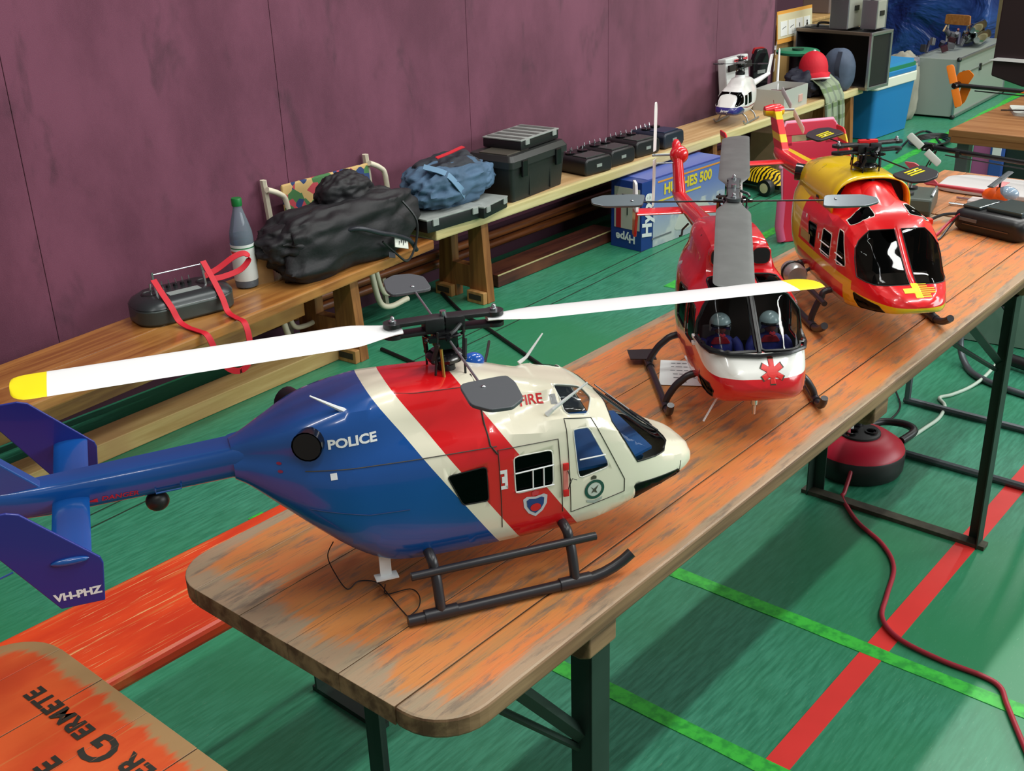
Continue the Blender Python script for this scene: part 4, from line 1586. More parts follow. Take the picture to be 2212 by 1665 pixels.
for k in range(2):
    MB().box((.118, -.092, .135 + .012 * k), (.012, .006, .005), bev=.001).build('door_hinge', white_decal, h2)

# pilot figures
helmet = M('helmet_white', (176, 196, 200), 0.25, coat=0.5)
suit = M('suit_blue', (36, 40, 130), 0.6, var=0.3, vscale=90)
vest = M('vest_red', (190, 30, 50), 0.6)
skin = M('doll_skin', (150, 90, 80), 0.5)
for s, lb in ((-1, 'toy pilot figure with white helmet in the seat nearer the paper sheet'), (1, 'toy pilot figure with white helmet in the seat nearer the table edge')):
    R = Matrix.Translation(H2L) @ Matrix.Rotation(H2A, 4, 'Z')
    p = thing('pilot_figure', lb, 'toy figure', R @ Vector((.100, .043 * s, .086)), H2A, 'pilot figures in the red helicopter')
    body = MB()
    tor = []
    for z, rx, ry, ox in ((0, .016, .022, 0), (.012, .016, .023, -.002), (.028, .016, .026, -.004), (.040, .014, .028, -.005), (.048, .010, .020, -.005), (.053, .0065, .0075, -.004), (.060, .006, .0065, -.003)):
        tor.append([Vector((ox + rx * cos(a), ry * sin(a), z)) for a in [2 * pi * k / 16 for k in range(16)]])
    body.loft(tor)
    for q in (-1, 1):
        body.tube(spline([(-.005, .024 * q, .043), (.002, .032 * q, .032), (.012, .033 * q, .018), (.032, .022 * q, .016), (.046, .016 * q, .020)], 4), [.0085, .0088, .009, .009, .009, .0085, .0082, .008, .0078, .0076, .0072, .007, .0068, .0066, .006, .0055, .005], 10)
        body.tube(spline([(.0, .011 * q, .002), (.028, .014 * q, .006), (.048, .015 * q, -.006)], 4), [.011, .011, .0108, .0104, .010, .0095, .009, .0088, .0085], 10)
    body.build('body', suit, p, smooth=60)
    MB().sphere((-.001, 0, .070), .014, 16, 10, (1, .86, 1.05)).build('face', skin, p, smooth=60)
    hm = MB()
    prof = []
    for i in range(9):
        a = pi / 2 * i / 8
        prof.append((cos(a), sin(a)))
    rings = [[Vector((-.003 + .0195 * r * cos(t), .0185 * r * sin(t), .074 + .0185 * h)) for t in [2 * pi * k / 20 for k in range(20)]] for r, h in prof]
    low = [Vector((-.003 + .0195 * cos(t), .0185 * sin(t), .074 - (.012 if cos(t) < .55 else 0))) for t in [2 * pi * k / 20 for k in range(20)]]
    hm.loft([low] + rings)
    ho = hm.build('helmet', helmet, p, smooth=60)
    MB().tube([(-.003 + .0195 * cos(t), .0185 * sin(t), .0745) for t in [radians(-62 + 124 * k / 12) for k in range(13)]], .0028, 6).build('visor', black_gloss, ho, smooth=50)
    MB().tube([(.016, -.004, .060), (.019, 0, .058), (.016, .004, .060)], .003, 6).build('mouthpiece', vest, p, smooth=50)
    MB().prism(soft([(-.018, .040), (.018, .040), (.010, .052), (-.010, .052)], .2), .004, .010, 'x').build('collar', vest, p, bevel=.002)

# printed sheet lying on the table
sheet = MB()
gridp = []
c00, c10, c01, c11 = at(1427, 778, ZT + .0012), at(1530, 781, ZT + .0012), at(1427, 831, ZT + .0012), at(1530, 833, ZT + .0012)
rt = (c10 - c00)
dn = (c01 - c00)
w = rt.length
up = (-dn)
R = Matrix((rt.normalized(), Vector((0, 0, 1)).cross(rt.normalized()), Vector((0, 0, 1)))).transposed().to_4x4()
R.translation = c00
ang = atan2(rt.y, rt.x)
sh = thing('paper_sheet', 'white printed sheet lying under the red helicopter skid', 'paper', c00, ang)
hgt = abs((R.inverted() @ c01).y)
MB().prism([(0, 0), (w, 0), (w, -hgt), (0, -hgt)], 0, .0006).build('sheet', M('paper_white', (226, 232, 230), .7), sh)
ink = M('ink_grey', (110, 116, 122), .7)
rnd = random.Random(3)
for k in range(5):
    ln = MB()
    x0 = w * (.2 + .1 * rnd.random())
    while x0 < w * .9:
        dx = rnd.uniform(.004, .012)
        ln.add([(x0, -hgt * (.13 + .145 * k) - .0015, .001), (x0 + dx, -hgt * (.13 + .145 * k) - .0015, .001), (x0 + dx, -hgt * (.13 + .145 * k) + .0015, .001), (x0, -hgt * (.13 + .145 * k) + .0015, .001)], [(0, 1, 2, 3)])
        x0 += dx + .003
    lo_ = ln.build('print_line', ink, sh, recalc=False)
    lo_['kind'] = 'stuff'
MB().box((w * .45, -hgt * .88, .0009), (.02, .002, .0006)).build('print_rule', ink, sh)
# ================================================================== gym benches along the wall
from mathutils import noise as mnoise
brown_wood = wood('bench_varnish', (176, 118, 58), (134, 78, 34), (190, 136, 72), 0.32, coat=0.3)
beige_wood = wood('bench_pale', (206, 172, 124), (184, 146, 98), None, 0.4)
beige_edge = wood('bench_rim', (214, 200, 150), (196, 178, 124), None, 0.4)
leg_wood = wood('leg_wood', (158, 104, 54), (122, 74, 36), None, 0.45, axis='z')
leg_edge = wood('leg_edge', (186, 140, 86), (160, 112, 62), None, 0.5, axis='z')
plank_brown = wood('beam_brown', (96, 48, 36), (62, 28, 24), (110, 62, 40), 0.5)


def gym_leg(t, x, y0, y1, h, name='leg'):
    """upright end board across the bench: two feet, a hole, slightly wider at the floor"""
    m = (y0 + y1) / 2
    outer = [(y0 - .02, 0), (y0 + .085, 0), (y0 + .085, .05), (y1 - .085, .05), (y1 - .085, 0), (y1 + .02, 0), (y1 - .005, h), (y0 + .005, h)]
    # frame built from board pieces round the opening
    b = MB()
    th = .022
    hx0, hx1, hz0, hz1 = m - .045, m + .055, .155, h - .045
    b.prism([(y0 - .02, 0), (y0 + .085, 0), (y0 + .085, .055), (hx0, hz0), (hx0, hz1), (y0 + .005, h)], x - th, x + th, 'x')
    b.prism([(y1 + .02, 0), (y1 - .005, h), (hx1, hz1), (hx1, hz0), (y1 - .085, .055), (y1 - .085, 0)], x - th, x + th, 'x')
    b.prism([(y0 + .085, .055), (y1 - .085, .055), (hx1, hz0), (hx0, hz0)], x - th, x + th, 'x')
    b.prism([(hx0, hz1), (hx1, hz1), (y1 - .005, h), (y0 + .005, h)], x - th, x + th, 'x')
    lo = b.build(name, leg_wood, t, bevel=.002)
    e = MB()
    e.box((x, y0 - .0125, h / 2), (th * 2 + .004, .012, h), (0.065 * 0, 0, 0))
    e.xf(Matrix.Translation((0, 0, 0)))
    for yy in (y0 + .032, y1 - .032):
        fo = MB().box((x - th - .013, yy, .026), (.026, .095, .052), bev=.003).build('foot_block', leg_edge, lo)
        MB().box((x - th - .0263, yy, .028), (.002, .07, .024)).build('foot_pad', M('foot_rubber', (54, 44, 30), .8), fo)
    return lo


aB = atan2(.18, 1.89)
t = thing('gym_bench', 'varnished brown wooden gym bench below the bag and the bottle', 'bench', (.5, 2.15, 0), aB)
dB = Vector((cos(aB), sin(aB), 0))
LB = 1.885
for k in range(2):
    MB().box((.19, .172 * k + .086, ZBR - .019), (3.38, .171, .038), bev=.006).build('seat_board', brown_wood, t)
gym_leg(t, 1.44, .03, .31, ZBR - .038)
MB().box((-.1, .18, ZBR - .10), (2.8, .04, .12), bev=.003).build('rail', brown_wood, t)

t = thing('gym_bench', 'pale wooden gym bench under the black toolbox, running to the far corner', 'bench', (0, 0, 0), 0)
MB().box((4.36, 2.50, ZBE - .018), (3.94, .29, .036), bev=.004).build('seat_board', beige_wood, t)
MB().box((4.36, 2.345, ZBE - .019), (3.94, .026, .044), bev=.006).build('front_rim', beige_edge, t)
MB().box((2.402, 2.50, ZBE - .019), (.024, .30, .042), bev=.006).build('end_rim', beige_edge, t)
for lx in (2.70, 4.55, 6.22):
    gym_leg(t, lx, 2.35, 2.60, ZBE - .036)

MB_ = MB().box((1.1, 2.42, .032), (1.72, .115, .062), (0, 0, radians(1.6)), bev=.003)
tag(MB_.build('wooden_beam', wood('beam_pale', (206, 176, 118), (184, 150, 92), (190, 150, 100), .5)), 'pale square wooden beam lying on the floor under the brown bench', 'beam')
b = MB().box((3.31, 2.50, .030), (.90, .14, .056), bev=.004)
o_ = tag(b.build('wooden_beam', plank_brown), 'dark red-brown wooden beam lying on the floor under the pale bench', 'beam')
MB().box((3.31, 2.432, .057), (.90, .006, .006), bev=.002).build('worn_edge', beige_edge, o_)


# ------------------------------------------------------------------ soft things
def blob(c, size, seed=0, amp=.12, freq=3.0, n=36, m=22, e1=.7, e2=.7, floor=True, fold=0.0, rotz=0.0):
    """crumpled cushion-like body: superellipsoid pushed about by noise"""
    mb = MB()
    off = Vector((seed * 7.3, seed * 3.1, seed * 5.7))

    def sp(v, e):
        return (abs(v) ** e) * (1 if v >= 0 else -1)
    rings = []
    for i in range(m + 1):
        ph = -pi / 2 + pi * i / m
        ring = []
        for k in range(n):
            th = 2 * pi * k / n
            d = Vector((sp(cos(ph), e1) * sp(cos(th), e2), sp(cos(ph), e1) * sp(sin(th), e2), sp(sin(ph), e1)))
            nz = mnoise.fractal(d * freq + off, 1.2, 2.0, 3) * amp
            if fold:
                nz -= abs(mnoise.noise(d * freq * 1.7 + off * 2)) * fold
            p = d * (1 + nz)
            ring.append(Vector((p.x * size[0] / 2, p.y * size[1] / 2, p.z * size[2] / 2)))
        rings.append(ring)
    mb.loft(rings)
    for i, v in enumerate(mb.v):
        if floor and v.z < -size[2] * .40:
            v.z = -size[2] * .40
        mb.v[i] = Matrix.Rotation(rotz, 3, 'Z') @ v + Vector(c) + Vector((0, 0, size[2] * .40 if floor else 0))
    return mb


def ribbon(pts, w, mat, name, parent, side=(1, 0, 0), th=.0015, sides=None):
    """flat strap along points; side = direction of its width"""
    P = [Vector(p) for p in pts]
    vs = []
    for i, p in enumerate(P):
        tg = (P[min(i + 1, len(P) - 1)] - P[max(i - 1, 0)]).normalized()
        sd = Vector(sides[i] if sides else side)
        sd = (sd - tg * sd.dot(tg)).normalized()
        nn = tg.cross(sd).normalized()
        vs.append([p - sd * w / 2 - nn * th, p + sd * w / 2 - nn * th, p + sd * w / 2 + nn * th, p - sd * w / 2 + nn * th])
    return MB().loft(vs).build(name, mat, parent, smooth=35)


# ------------------------------------------------------------------ grey transmitter with red strap
tx_grey = M('tx_grey', (66, 74, 72), .32, .35)
tx_top = M('tx_top', (50, 54, 56), .3, .3)
strap_red = M('strap_red', (206, 16, 40), .6)
pa, pb = at(318, 716, ZBR), at(520, 664, ZBR)
ang = atan2(pb.y - pa.y, pb.x - pa.x)
mid = (pa + pb) / 2
nrm = Vector((-sin(ang), cos(ang), 0))
t = thing('transmitter', 'grey desk-type radio transmitter with red neck strap, beside the bottle', 'transmitter', (mid + nrm * .095), ang)
Lx, Ly, Hz = .335, .185, .072
MB().prism(rrect(Lx, Ly, .07, 8), 0.002, Hz * .8).build('case', tx_grey, t, smooth=50, bevel=.008)
lid = MB()
lid.loft([[Vector((a, q, Hz * .8)) for a, q in rrect(Lx, Ly, .07, 8)], [Vector((a, q, Hz)) for a, q in rrect(Lx - .02, Ly - .02, .062, 8)], [Vector((a, q + .006, Hz + .012)) for a, q in rrect(Lx - .09, Ly - .05, .045, 8)]])
lid.build('lid', tx_top, t, smooth=40)
for s in (-1, 1):
    gb = MB().lathe([(.030, Hz + .004), (.032, Hz + .012), (.026, Hz + .015), (.022, Hz + .010), (.001, Hz + .009)], 20, (.095 * s, .012, 0))
    go = gb.build('stick_gimbal', black_pl, t, smooth=40)
    MB().tube([(.095 * s, .012, Hz + .010), (.095 * s + .003, .012, Hz + .045)], [.003, .004], 8).build('stick', chrome, go)
for k in range(6):
    MB().tube([(-.06 + .024 * k, .055, Hz + .006), (-.06 + .024 * k, .060, Hz + .030)], [.0028, .002], 6).build('switch', chrome, t)
for k in range(5):
    MB().lathe([(.008, Hz + .006), (.007, Hz + .020), (.001, Hz + .021)], 10, (-.05 + .025 * k, .035, 0)).build('knob', black_pl, t, smooth=40)
MB().box((0, -.035, Hz + .012), (.11, .035, .003)).build('display', M('tx_display', (150, 160, 156), .3), t)
MB().box((0, -.088, Hz * .72), (.17, .006, .012), bev=.002).build('hand_rest', alu, t)
br = MB()
for s in (-1, 1):
    br.tube([(.085 * s, -.02, Hz), (.085 * s, -.006, Hz + .055), (.085 * s, -.002, Hz + .085)], .0045, 8)
br.tube([(-.085, -.004, Hz + .078), (.085, -.004, Hz + .078)], .0025, 8)
br.build('strap_bracket', chrome, t)
R_ = Matrix.Translation(mid + nrm * .095) @ Matrix.Rotation(ang, 4, 'Z')
Ri = R_.inverted()
ribbon(spline([(-.085, -.008, Hz + .062), (-.080, -.06, Hz + .022), (-.074, -.102, Hz - .012), (-.066, -.125, .02), (-.055, -.165, .006), (-.045, -.215, .006), (-.034, -.262, .001), (-.020, -.278, -.05), (.008, -.280, -.115), (.05, -.280, -.140), (.085, -.280, -.12), (.098, -.278, -.05), (.100, -.255, .005), (.100, -.20, .007), (.100, -.135, .010), (.100, -.104, Hz - .02), (.097, -.06, Hz + .030), (.092, -.004, Hz + .086)], 6), .020, strap_red, 'neck_strap', t, (1, 0, 0))
ribbon(spline([(.090, .004, Hz + .030), (.14, .0, Hz + .046), (.20, -.01, Hz + .078), (.235, -.02, Hz + .085), (.245, -.03, Hz + .066), (.21, -.03, Hz + .036), (.15, -.02, Hz + .022), (.11, -.01, Hz + .02)], 6), .020, strap_red, 'strap_loop', t, (.15, .5, .6))

# ------------------------------------------------------------------ water bottle
pb = at(535, 618, ZBR)
t = thing('bottle', 'clear plastic water bottle with green cap and white label', 'bottle', pb, radians(200))
pet = glass_mat('bottle_pet', (206, 222, 236), .97, .05, haze=.2, refl=.8)
MB().lathe([(.030, .001), (.039, .006), (.041, .02), (.040, .16), (.041, .172), (.039, .20), (.030, .235), (.020, .268), (.0155, .285), (.0145, .305)], 28, cap=True).build('bottle_body', pet, t, smooth=50)
MB().lathe([(.034, .003), (.0375, .01), (.0385, .03), (.0375, .158), (.0375, .19)], 24).build('water', glass_mat('water', (200, 218, 232), .95, .02, haze=.05), t, smooth=50)
MB().lathe([(.0418, .030), (.0418, .160)], 28, cap=False).build('paper_label', M('label_white', (222, 228, 224), .5), t, smooth=60)
MB().lathe([(.0421, .146), (.0421, .150)], 28, cap=False).build('label_stripe', M('label_green', (30, 120, 70), .5), t, smooth=60)
ML = []
for k in range(6):
    a0 = radians(-36 + 6 * k)
    a1 = radians(-31 + 6 * k)
    ML.append(((.0424 * cos(a0), .0424 * sin(a0)), (.0424 * cos(a1), .0424 * sin(a1))))
lm = MB()
for (x0, y0), (x1, y1) in ML:
    lm.add([(x0, y0, .128), (x1, y1, .128), (x1, y1, .138), (x0, y0, .138)], [(0, 1, 2, 3)])
o_ = lm.build('label_logo', M('label_red', (216, 60, 50), .5), t, recalc=False)
o_['kind'] = 'stuff'
MB().lathe([(.0175, .292), (.0180, .296), (.0180, .316), (.0165, .319), (.001, .3195)], 20).build('cap', M('cap_green', (16, 112, 50), .4), t, smooth=40)

# ------------------------------------------------------------------ folded camping chair behind the bench
wt_tube = M('chair_white', (226, 218, 194), .4)
t = thing('folding_chair', 'folded white garden chair with flower-patterned seat, behind the black bag', 'chair', (0, 0, 0), 0)
for x in (1.845, 2.36):
    MB().tube([(x + .03, 2.655, .02), (x, 2.676, .66)], .013, 6, flat=(1.3, .8)).build('back_post', wt_tube, t)
    MB().tube(spline([(x - .01, 2.645, .63), (x + .05, 2.65, .60), (x + .075, 2.648, .56), (x + .08, 2.64, .40)], 5), .011, 8).build('arm_tube', wt_tube, t, smooth=50)
for x in (1.80, 2.27):
    MB().tube(spline([(x - .05, 2.56, .33), (x - .055, 2.53, .20), (x - .04, 2.515, .10), (x + .01, 2.51, .07), (x + .09, 2.51, .075), (x + .11, 2.51, .075)], 6), .012, 8).build('leg_tube', wt_tube, t, smooth=50)
    MB().tube(spline([(x - .015, 2.57, .33), (x - .02, 2.545, .22), (x + .0, 2.535, .13), (x + .05, 2.53, .115), (x + .11, 2.53, .12)], 6), .010, 8).build('leg_tube', wt_tube, t, smooth=50)
g = NT('floral_cloth')
v1 = g.nt.nodes.new('ShaderNodeTexVoronoi')
v1.inputs['Scale'].default_value = 34
g.nt.links.new(g.tc.outputs['Object'], v1.inputs['Vector'])
sp_ = g.nt.nodes.new('ShaderNodeSeparateColor')
g.nt.links.new(v1.outputs['Color'], sp_.inputs[0])
c = g.mix(g.math('GREATER_THAN', sp_.outputs[0], .5), (206, 172, 112), (70, 120, 70))
c = g.mix(g.math('GREATER_THAN', sp_.outputs[1], .72), c, (38, 62, 110))
c = g.mix(g.math('GREATER_THAN', sp_.outputs[2], .86), c, (190, 70, 80))
g.color(c)
g.set(Roughness=.8)
MB().box((2.13, 2.652, .555), (.44, .016, .15), (radians(-6), 0, 0), bev=.006).build('backrest', MATS['floral_cloth'], t)

# ------------------------------------------------------------------ black sports bag, cardboard, jacket
bagm = M('bag_black', (22, 20, 24), .62, var=.35, vscale=14, bump=.25, bscale=30)
bag_sheen = M('bag_nylon', (40, 42, 50), .4, var=.3, vscale=20)
pc = at(725, 585, ZBR)
t = thing('sports_bag', 'crumpled black fabric sports bag on the brown bench', 'bag', (1.985, 2.425, ZBR), radians(3))
blob((0, 0, 0), (.68, .27, .27), 3, .14, 1.8, 96, 56, .62, .62, fold=.14).build('bag_body', bagm, t, smooth=60)
blob((.12, .02, .13), (.40, .22, .22), 5, .18, 1.9, 80, 48, .8, .9, floor=False, fold=.16).build('flap', bagm, t, smooth=60)
blob((-.22, .01, .13), (.32, .24, .14), 8, .16, 1.9, 80, 48, .8, .9, floor=False, fold=.16).build('end_flap', bagm, t, smooth=60)
blob((.06, .03, .24), (.26, .16, .16), 12, .18, 1.7, 80, 48, .9, .9, floor=False, fold=.18).build('top_fold', bagm, t, smooth=60)
MB().tube(spline([(-.10, -.09, .14), (-.06, -.15, .16), (.04, -.165, .12), (.12, -.16, .09), (.20, -.155, .05), (.24, -.15, .0)], 6), .009, 8).build('handle', bag_sheen, t, smooth=50)
MB().tube(spline([(.20, -.13, .20), (.24, -.16, .12), (.22, -.165, .03), (.17, -.165, -.02), (.12, -.155, .02), (.06, -.15, .08)], 6), .005, 6).build('shoulder_strap', black_pl, t, smooth=50)
pt = Matrix.Rotation(radians(-8), 3, 'Y')
po_ = MB().box((.150, -.158, .055), (.075, .004, .042), (radians(-18), radians(20), 0), bev=.001).build('bag_patch', M('patch_pale', (214, 214, 204), .6), t)
for k in range(4):
    MB().tube([(.126 + .014 * k, -.163 + .004 * (k % 2), .040 + .002 * k), (.138 + .014 * k, -.161, .064 + .002 * k)], .0016, 5).build('patch_mark', black_pl, po_)
MB().box((.095, -.158, .02), (.035, .004, .02), (radians(-18), radians(20), 0), bev=.001).build('bag_patch', bag_sheen, t)

cb = M('cardboard', (176, 138, 90), .75, var=.1)
q0 = at(566, 618, ZBR)
t = tag(MB().prism([(-.055, 0), (.02, 0), (.02, .13), (-.01, .15), (-.035, .085)], -.02, .02, 'y').build('cardboard_flap', cb, None), 'small upright tan cardboard piece beside the bottle', 'cardboard')
t.location = (q0.x + .045, q0.y + .03, ZBR)
t.rotation_euler = (0, 0, radians(-12))


def organiser(name, label, loc, rotz, L=.33, Wd=.24, H=.05, lidm=None, group=None, bars=0, hinge=True):
    t = thing(name, label, 'tool box', loc, rotz, group)
    MB().box((0, 0, H * .45), (L, Wd, H * .88), bev=.006).build('tray', black_pl, t, smooth=40)
    lo = MB().box((0, 0, H * .95), (L + .004, Wd + .004, H * .14), bev=.004).build('lid', lidm, t, smooth=40)
    for k in range(bars):
        MB().box((-L / 2 + L * (k + .5) / bars, 0, H * 1.03), (L / bars * .5, Wd * .9, .002)).build('lid_rib', M('lid_rib', (88, 92, 88), .4), lo)
    for s in (-1, 1):
        MB().box((s * L * .36, -Wd / 2 - .004, H * .72), (.03, .008, H * .5), bev=.002).build('latch', lidm, t)
    return t


lid_clear = glass_mat('lid_clear', (206, 214, 216), .55, .15)
lid_grey = M('lid_frost', (150, 154, 150), .35, var=.15)
organiser('organiser_case', 'black parts organiser with clear lid under the blue jacket', (2.50, 2.46, ZBE), radians(-4), .30, .28, .055, lid_grey)
organiser('organiser_case', 'black parts organiser with clear lid poking out in front of the jacket', (2.70, 2.425, ZBE), radians(12), .20, .24, .05, lid_grey)

jk = M('jacket_blue', (70, 96, 122), .8, var=.3, vscale=9, bump=.3, bscale=14)
jkd = M('jacket_dark', (40, 44, 52), .75, var=.25, vscale=12)
t = thing('jacket', 'crumpled grey-blue and black jacket thrown over the parts organisers', 'jacket', (2.59, 2.46, ZBE + .056), radians(6))
blob((0, 0, 0), (.46, .26, .20), 21, .16, 1.8, 96, 56, .8, .8, fold=.2).build('jacket_body', jk, t, smooth=60)
blob((.04, .02, .125), (.36, .21, .13), 25, .14, 2.0, 80, 44, .85, .85, floor=False, fold=.14).build('black_panel', jkd, t, smooth=60)
blob((.16, -.03, .075), (.20, .16, .12), 29, .16, 1.8, 80, 44, .85, .85, floor=False, fold=.18).build('sleeve', jk, t, smooth=60)
ribbon(spline([(-.10, -.04, .205), (-.03, -.05, .212), (.05, -.04, .214), (.12, -.01, .205)], 5), .016, M('jacket_red', (190, 26, 40), .6), 'red_piping', t, (0, 1, .3))
ribbon(spline([(-.16, -.02, .18), (-.11, -.09, .15), (-.07, -.125, .09), (-.03, -.12, .05)], 5), .035, M('jacket_pale', (98, 132, 160), .7), 'hem', t, (1, .3, .3))

# ------------------------------------------------------------------ toolbox with organiser on top
t = thing('toolbox', 'large black plastic toolbox on the pale bench', 'tool box', (3.07, 2.475, ZBE), radians(5))
tb = MB()
tb.loft([[Vector((a * .92, q * .92, .002)) for a, q in rrect(.42, .23, .02)], [Vector((a, q, .15)) for a, q in rrect(.42, .23, .02)]])
tb.build('box', M('toolbox_black', (28, 30, 29), .5, bump=.05), t, smooth=40)
lo = MB()
lo.loft([[Vector((a, q, .15)) for a, q in rrect(.44, .25, .022)], [Vector((a, q, .178)) for a, q in rrect(.44, .25, .022)], [Vector((a, q, .20)) for a, q in rrect(.41, .22, .02)]])
lo = lo.build('lid', M('toolbox_lid', (36, 38, 37), .42), t, smooth=30)
MB().box((-.115, -.01, .202), (.16, .15, .006), bev=.002).build('lid_tray', M('lid_smoke', (78, 74, 66), .35), lo)
MB().box((-.05, .07, .203), (.09, .012, .006)).build('lid_label', M('label_orange', (226, 150, 40), .5), lo)
for s in (-1, 1):
    MB().box((.13 * s, -.127, .14), (.04, .012, .07), bev=.003).build('latch', black_gloss, t)
for s in (-.07, .09):
    MB().box((s, -.108, .075), (.006, .008, .13)).build('rib', M('toolbox_lid'), t)
organiser('organiser_case', 'flat black parts organiser with grey lid lying on the toolbox', (3.115, 2.49, ZBE + .203), radians(6), .30, .20, .045, lid_grey, bars=5)


# ------------------------------------------------------------------ four black transmitters in a row
def small_tx(label, loc, rotz, top=None, front=None, s=1.0):
    t = thing('transmitter', label, 'transmitter', loc, rotz, 'black transmitters on the pale bench')
    b = MB()
    b.prism([(-.085, .002), (.085, .002), (.095, .020), (.090, .068), (.075, .078), (-.075, .078), (-.090, .068), (-.095, .020)], -.11, .10, 'y')
    b.build('case', front or black_pl, t, bevel=.008, smooth=40)
    MB().box((0, -.045, .080), (.13, .09, .006), bev=.003).build('face_plate', top or M('tx_plate', (70, 76, 74), .25, .3), t)
    for q in (-1, 1):
        go = MB().lathe([(.024, .078), (.025, .086), (.018, .088), (.001, .084)], 16, (.042 * q, .035, 0)).build('stick_gimbal', black_gloss, t, smooth=40)
        MB().tube([(.042 * q, .035, .084), (.044 * q, .033, .106)], [.003, .004], 6).build('stick', chrome, go)
    for k in range(4):
        MB().tube([(-.06 + .04 * k, .082, .078), (-.06 + .04 * k, .086, .094)], .0026, 6).build('switch', chrome, t)
    MB().box((0, -.1115, .040), (.035, .003, .014)).build('badge', M('badge_chrome', (190, 192, 190), .3, .6), t)
    return t


tx0 = small_tx('black transmitter next to the toolbox', (3.53, 2.47, ZBE), radians(-6))
dup(tx0, 'second black transmitter from the toolbox, matt grey face', (3.735, 2.48, ZBE), radians(-3))
dup(tx0, 'third black transmitter from the toolbox', (3.965, 2.49, ZBE), radians(-5))
small_tx('blue-black transmitter farthest from the toolbox', (4.19, 2.49, ZBE), radians(0), M('tx_blue', (40, 56, 82), .3, .2), M('tx_navy', (26, 34, 50), .4))
# ================================================================== small white and blue helicopter on the pale bench
WB = [
    (-.21, .150, .165, .185, .020, .014), (-.17, .125, .165, .205, .040, .028), (-.11, .085, .160, .225, .062, .042),
    (-.05, .060, .160, .236, .072, .048), (.02, .055, .165, .240, .076, .048), (.05, .055, .165, .232, .077, .046), (.075, .055, .168, .205, .077, .052),
    (.11, .055, .165, .195, .076, .056), (.145, .057, .150, .178, .074, .056), (.18, .060, .125, .148, .068, .052), (.205, .066, .105, .122, .058, .044),
    (.222, .074, .094, .104, .042, .032), (.230, .082, .088, .093, .018, .012)]
g = NT('livery_white')
o = g.sep()
c = g.mix(g.math('LESS_THAN', o[2], g.math('ADD', .094, g.math('MULTIPLY', g.smooth(o[0], .05, .18), .012))), (232, 230, 226), (150, 80, 90))
c = g.mix(g.math('LESS_THAN', o[2], g.math('ADD', .086, g.math('MULTIPLY', g.smooth(o[0], .05, .18), .018))), c, (226, 222, 220))
c = g.mix(g.math('MULTIPLY', g.math('LESS_THAN', o[2], g.math('ADD', .078, g.math('MULTIPLY', g.smooth(o[0], .09, .17), .030))), step(g, o[0], .11)), c, (48, 44, 120))
g.color(c)
g.set(Roughness=.25, Coat_Weight=.5)
H4L, H4A = Vector((4.96, 2.455, ZBE)), radians(190)
h4 = thing('white_helicopter', 'small white model helicopter with blue nose standing on the pale bench', 'helicopter', H4L, H4A)
b = hull(WB, bk_section, 60)
wins = []
for s in (-1, 1):
    wins.append((soft([(.120, .178), (.130, .120), (.196, .1085), (.204, .112), (.148, .180)], .08), 'xz', (lambda c, s=s: c.y * s > .002), win_bronze, .0018, white_pl, 'windscreen'))
    wins.append((soft([(.075, .160), (.115, .160), (.118, .105), (.075, .105)], .1), 'xz', (lambda c, s=s: c.y * s > .03), win_dark, .0012, white_pl, 'door_window'))
    wins.append((soft([(.0, .165), (.062, .165), (.062, .105), (.0, .105)], .1), 'xz', (lambda c, s=s: c.y * s > .03), win_dark, .0012, white_pl, 'cabin_window'))
fus4, bvh4 = cut_windows(b, wins, h4, MATS['livery_white'], inner_dark)
MB().box((.10, 0, .080), (.16, .11, .004)).build('cabin_floor', M('cabin_brown'), h4)
vs, fs = text_mesh('Jersey', .018, .0006, shear=.3)
decal('nose_lettering', vs, fs, white_decal, fus4, bvh4, (.40, 0, .090), (0, 1, 0), (0, 0, 1), (-1, 0, 0), .001)
MB().tube([(-.19, 0, .168), (-.50, 0, .185)], [.020, .010], 12).build('tail_boom', white_pl, h4, smooth=50)
MB().prism([(-.46, .185), (-.52, .29), (-.56, .29), (-.51, .18)], -.004, .004, 'y').build('tail_fin', white_pl, h4, bevel=.002)
for s in (-1, 1):
    bl = MB()
    airfoil_blade(bl, .01 * s, .085 * s, .016, .003, tip_round=.01 * s)
    bl.xf(Matrix.Translation((-.54, .02, .275)) @ Matrix.Rotation(radians(82), 4, 'Y') @ Matrix.Rotation(radians(65), 4, 'X'))
    bl.build('tail_rotor_blade', white_pl, h4, smooth=40)
    sk = MB().tube([(-.10, .085 * s, .007), (.11, .085 * s, .007), (.135, .085 * s, .014), (.15, .085 * s, .028)], .005, 8)
    sk.build('skid', alu, h4, smooth=50)
for fx in (-.05, .08):
    MB().tube(spline([(fx, -.085, .008), (fx, -.072, .040), (fx, -.035, .060), (fx, .035, .060), (fx, .072, .040), (fx, .085, .008)], 5), .004, 8).build('cross_tube', alu, h4, smooth=50)
for a, q in (((-.02, .0, .235), (.01, .0, .25)),):
    MB().lathe([(.030, .226), (.026, .250), (.018, .254)], 16, (.0, 0, 0)).build('mast_fairing', white_pl, h4, smooth=40)
rotor(h4, (.0, 0, .258), .330, dict(flyang=radians(110), flyR=.10, padl=.05, padw=.035, padmat=M('paddle_black'), flymat=black_pl, blades=[(radians(20), .15, None, M('blade_grey'), 0), (radians(200), .15, None, M('blade_grey'), 0)], chord=.045))

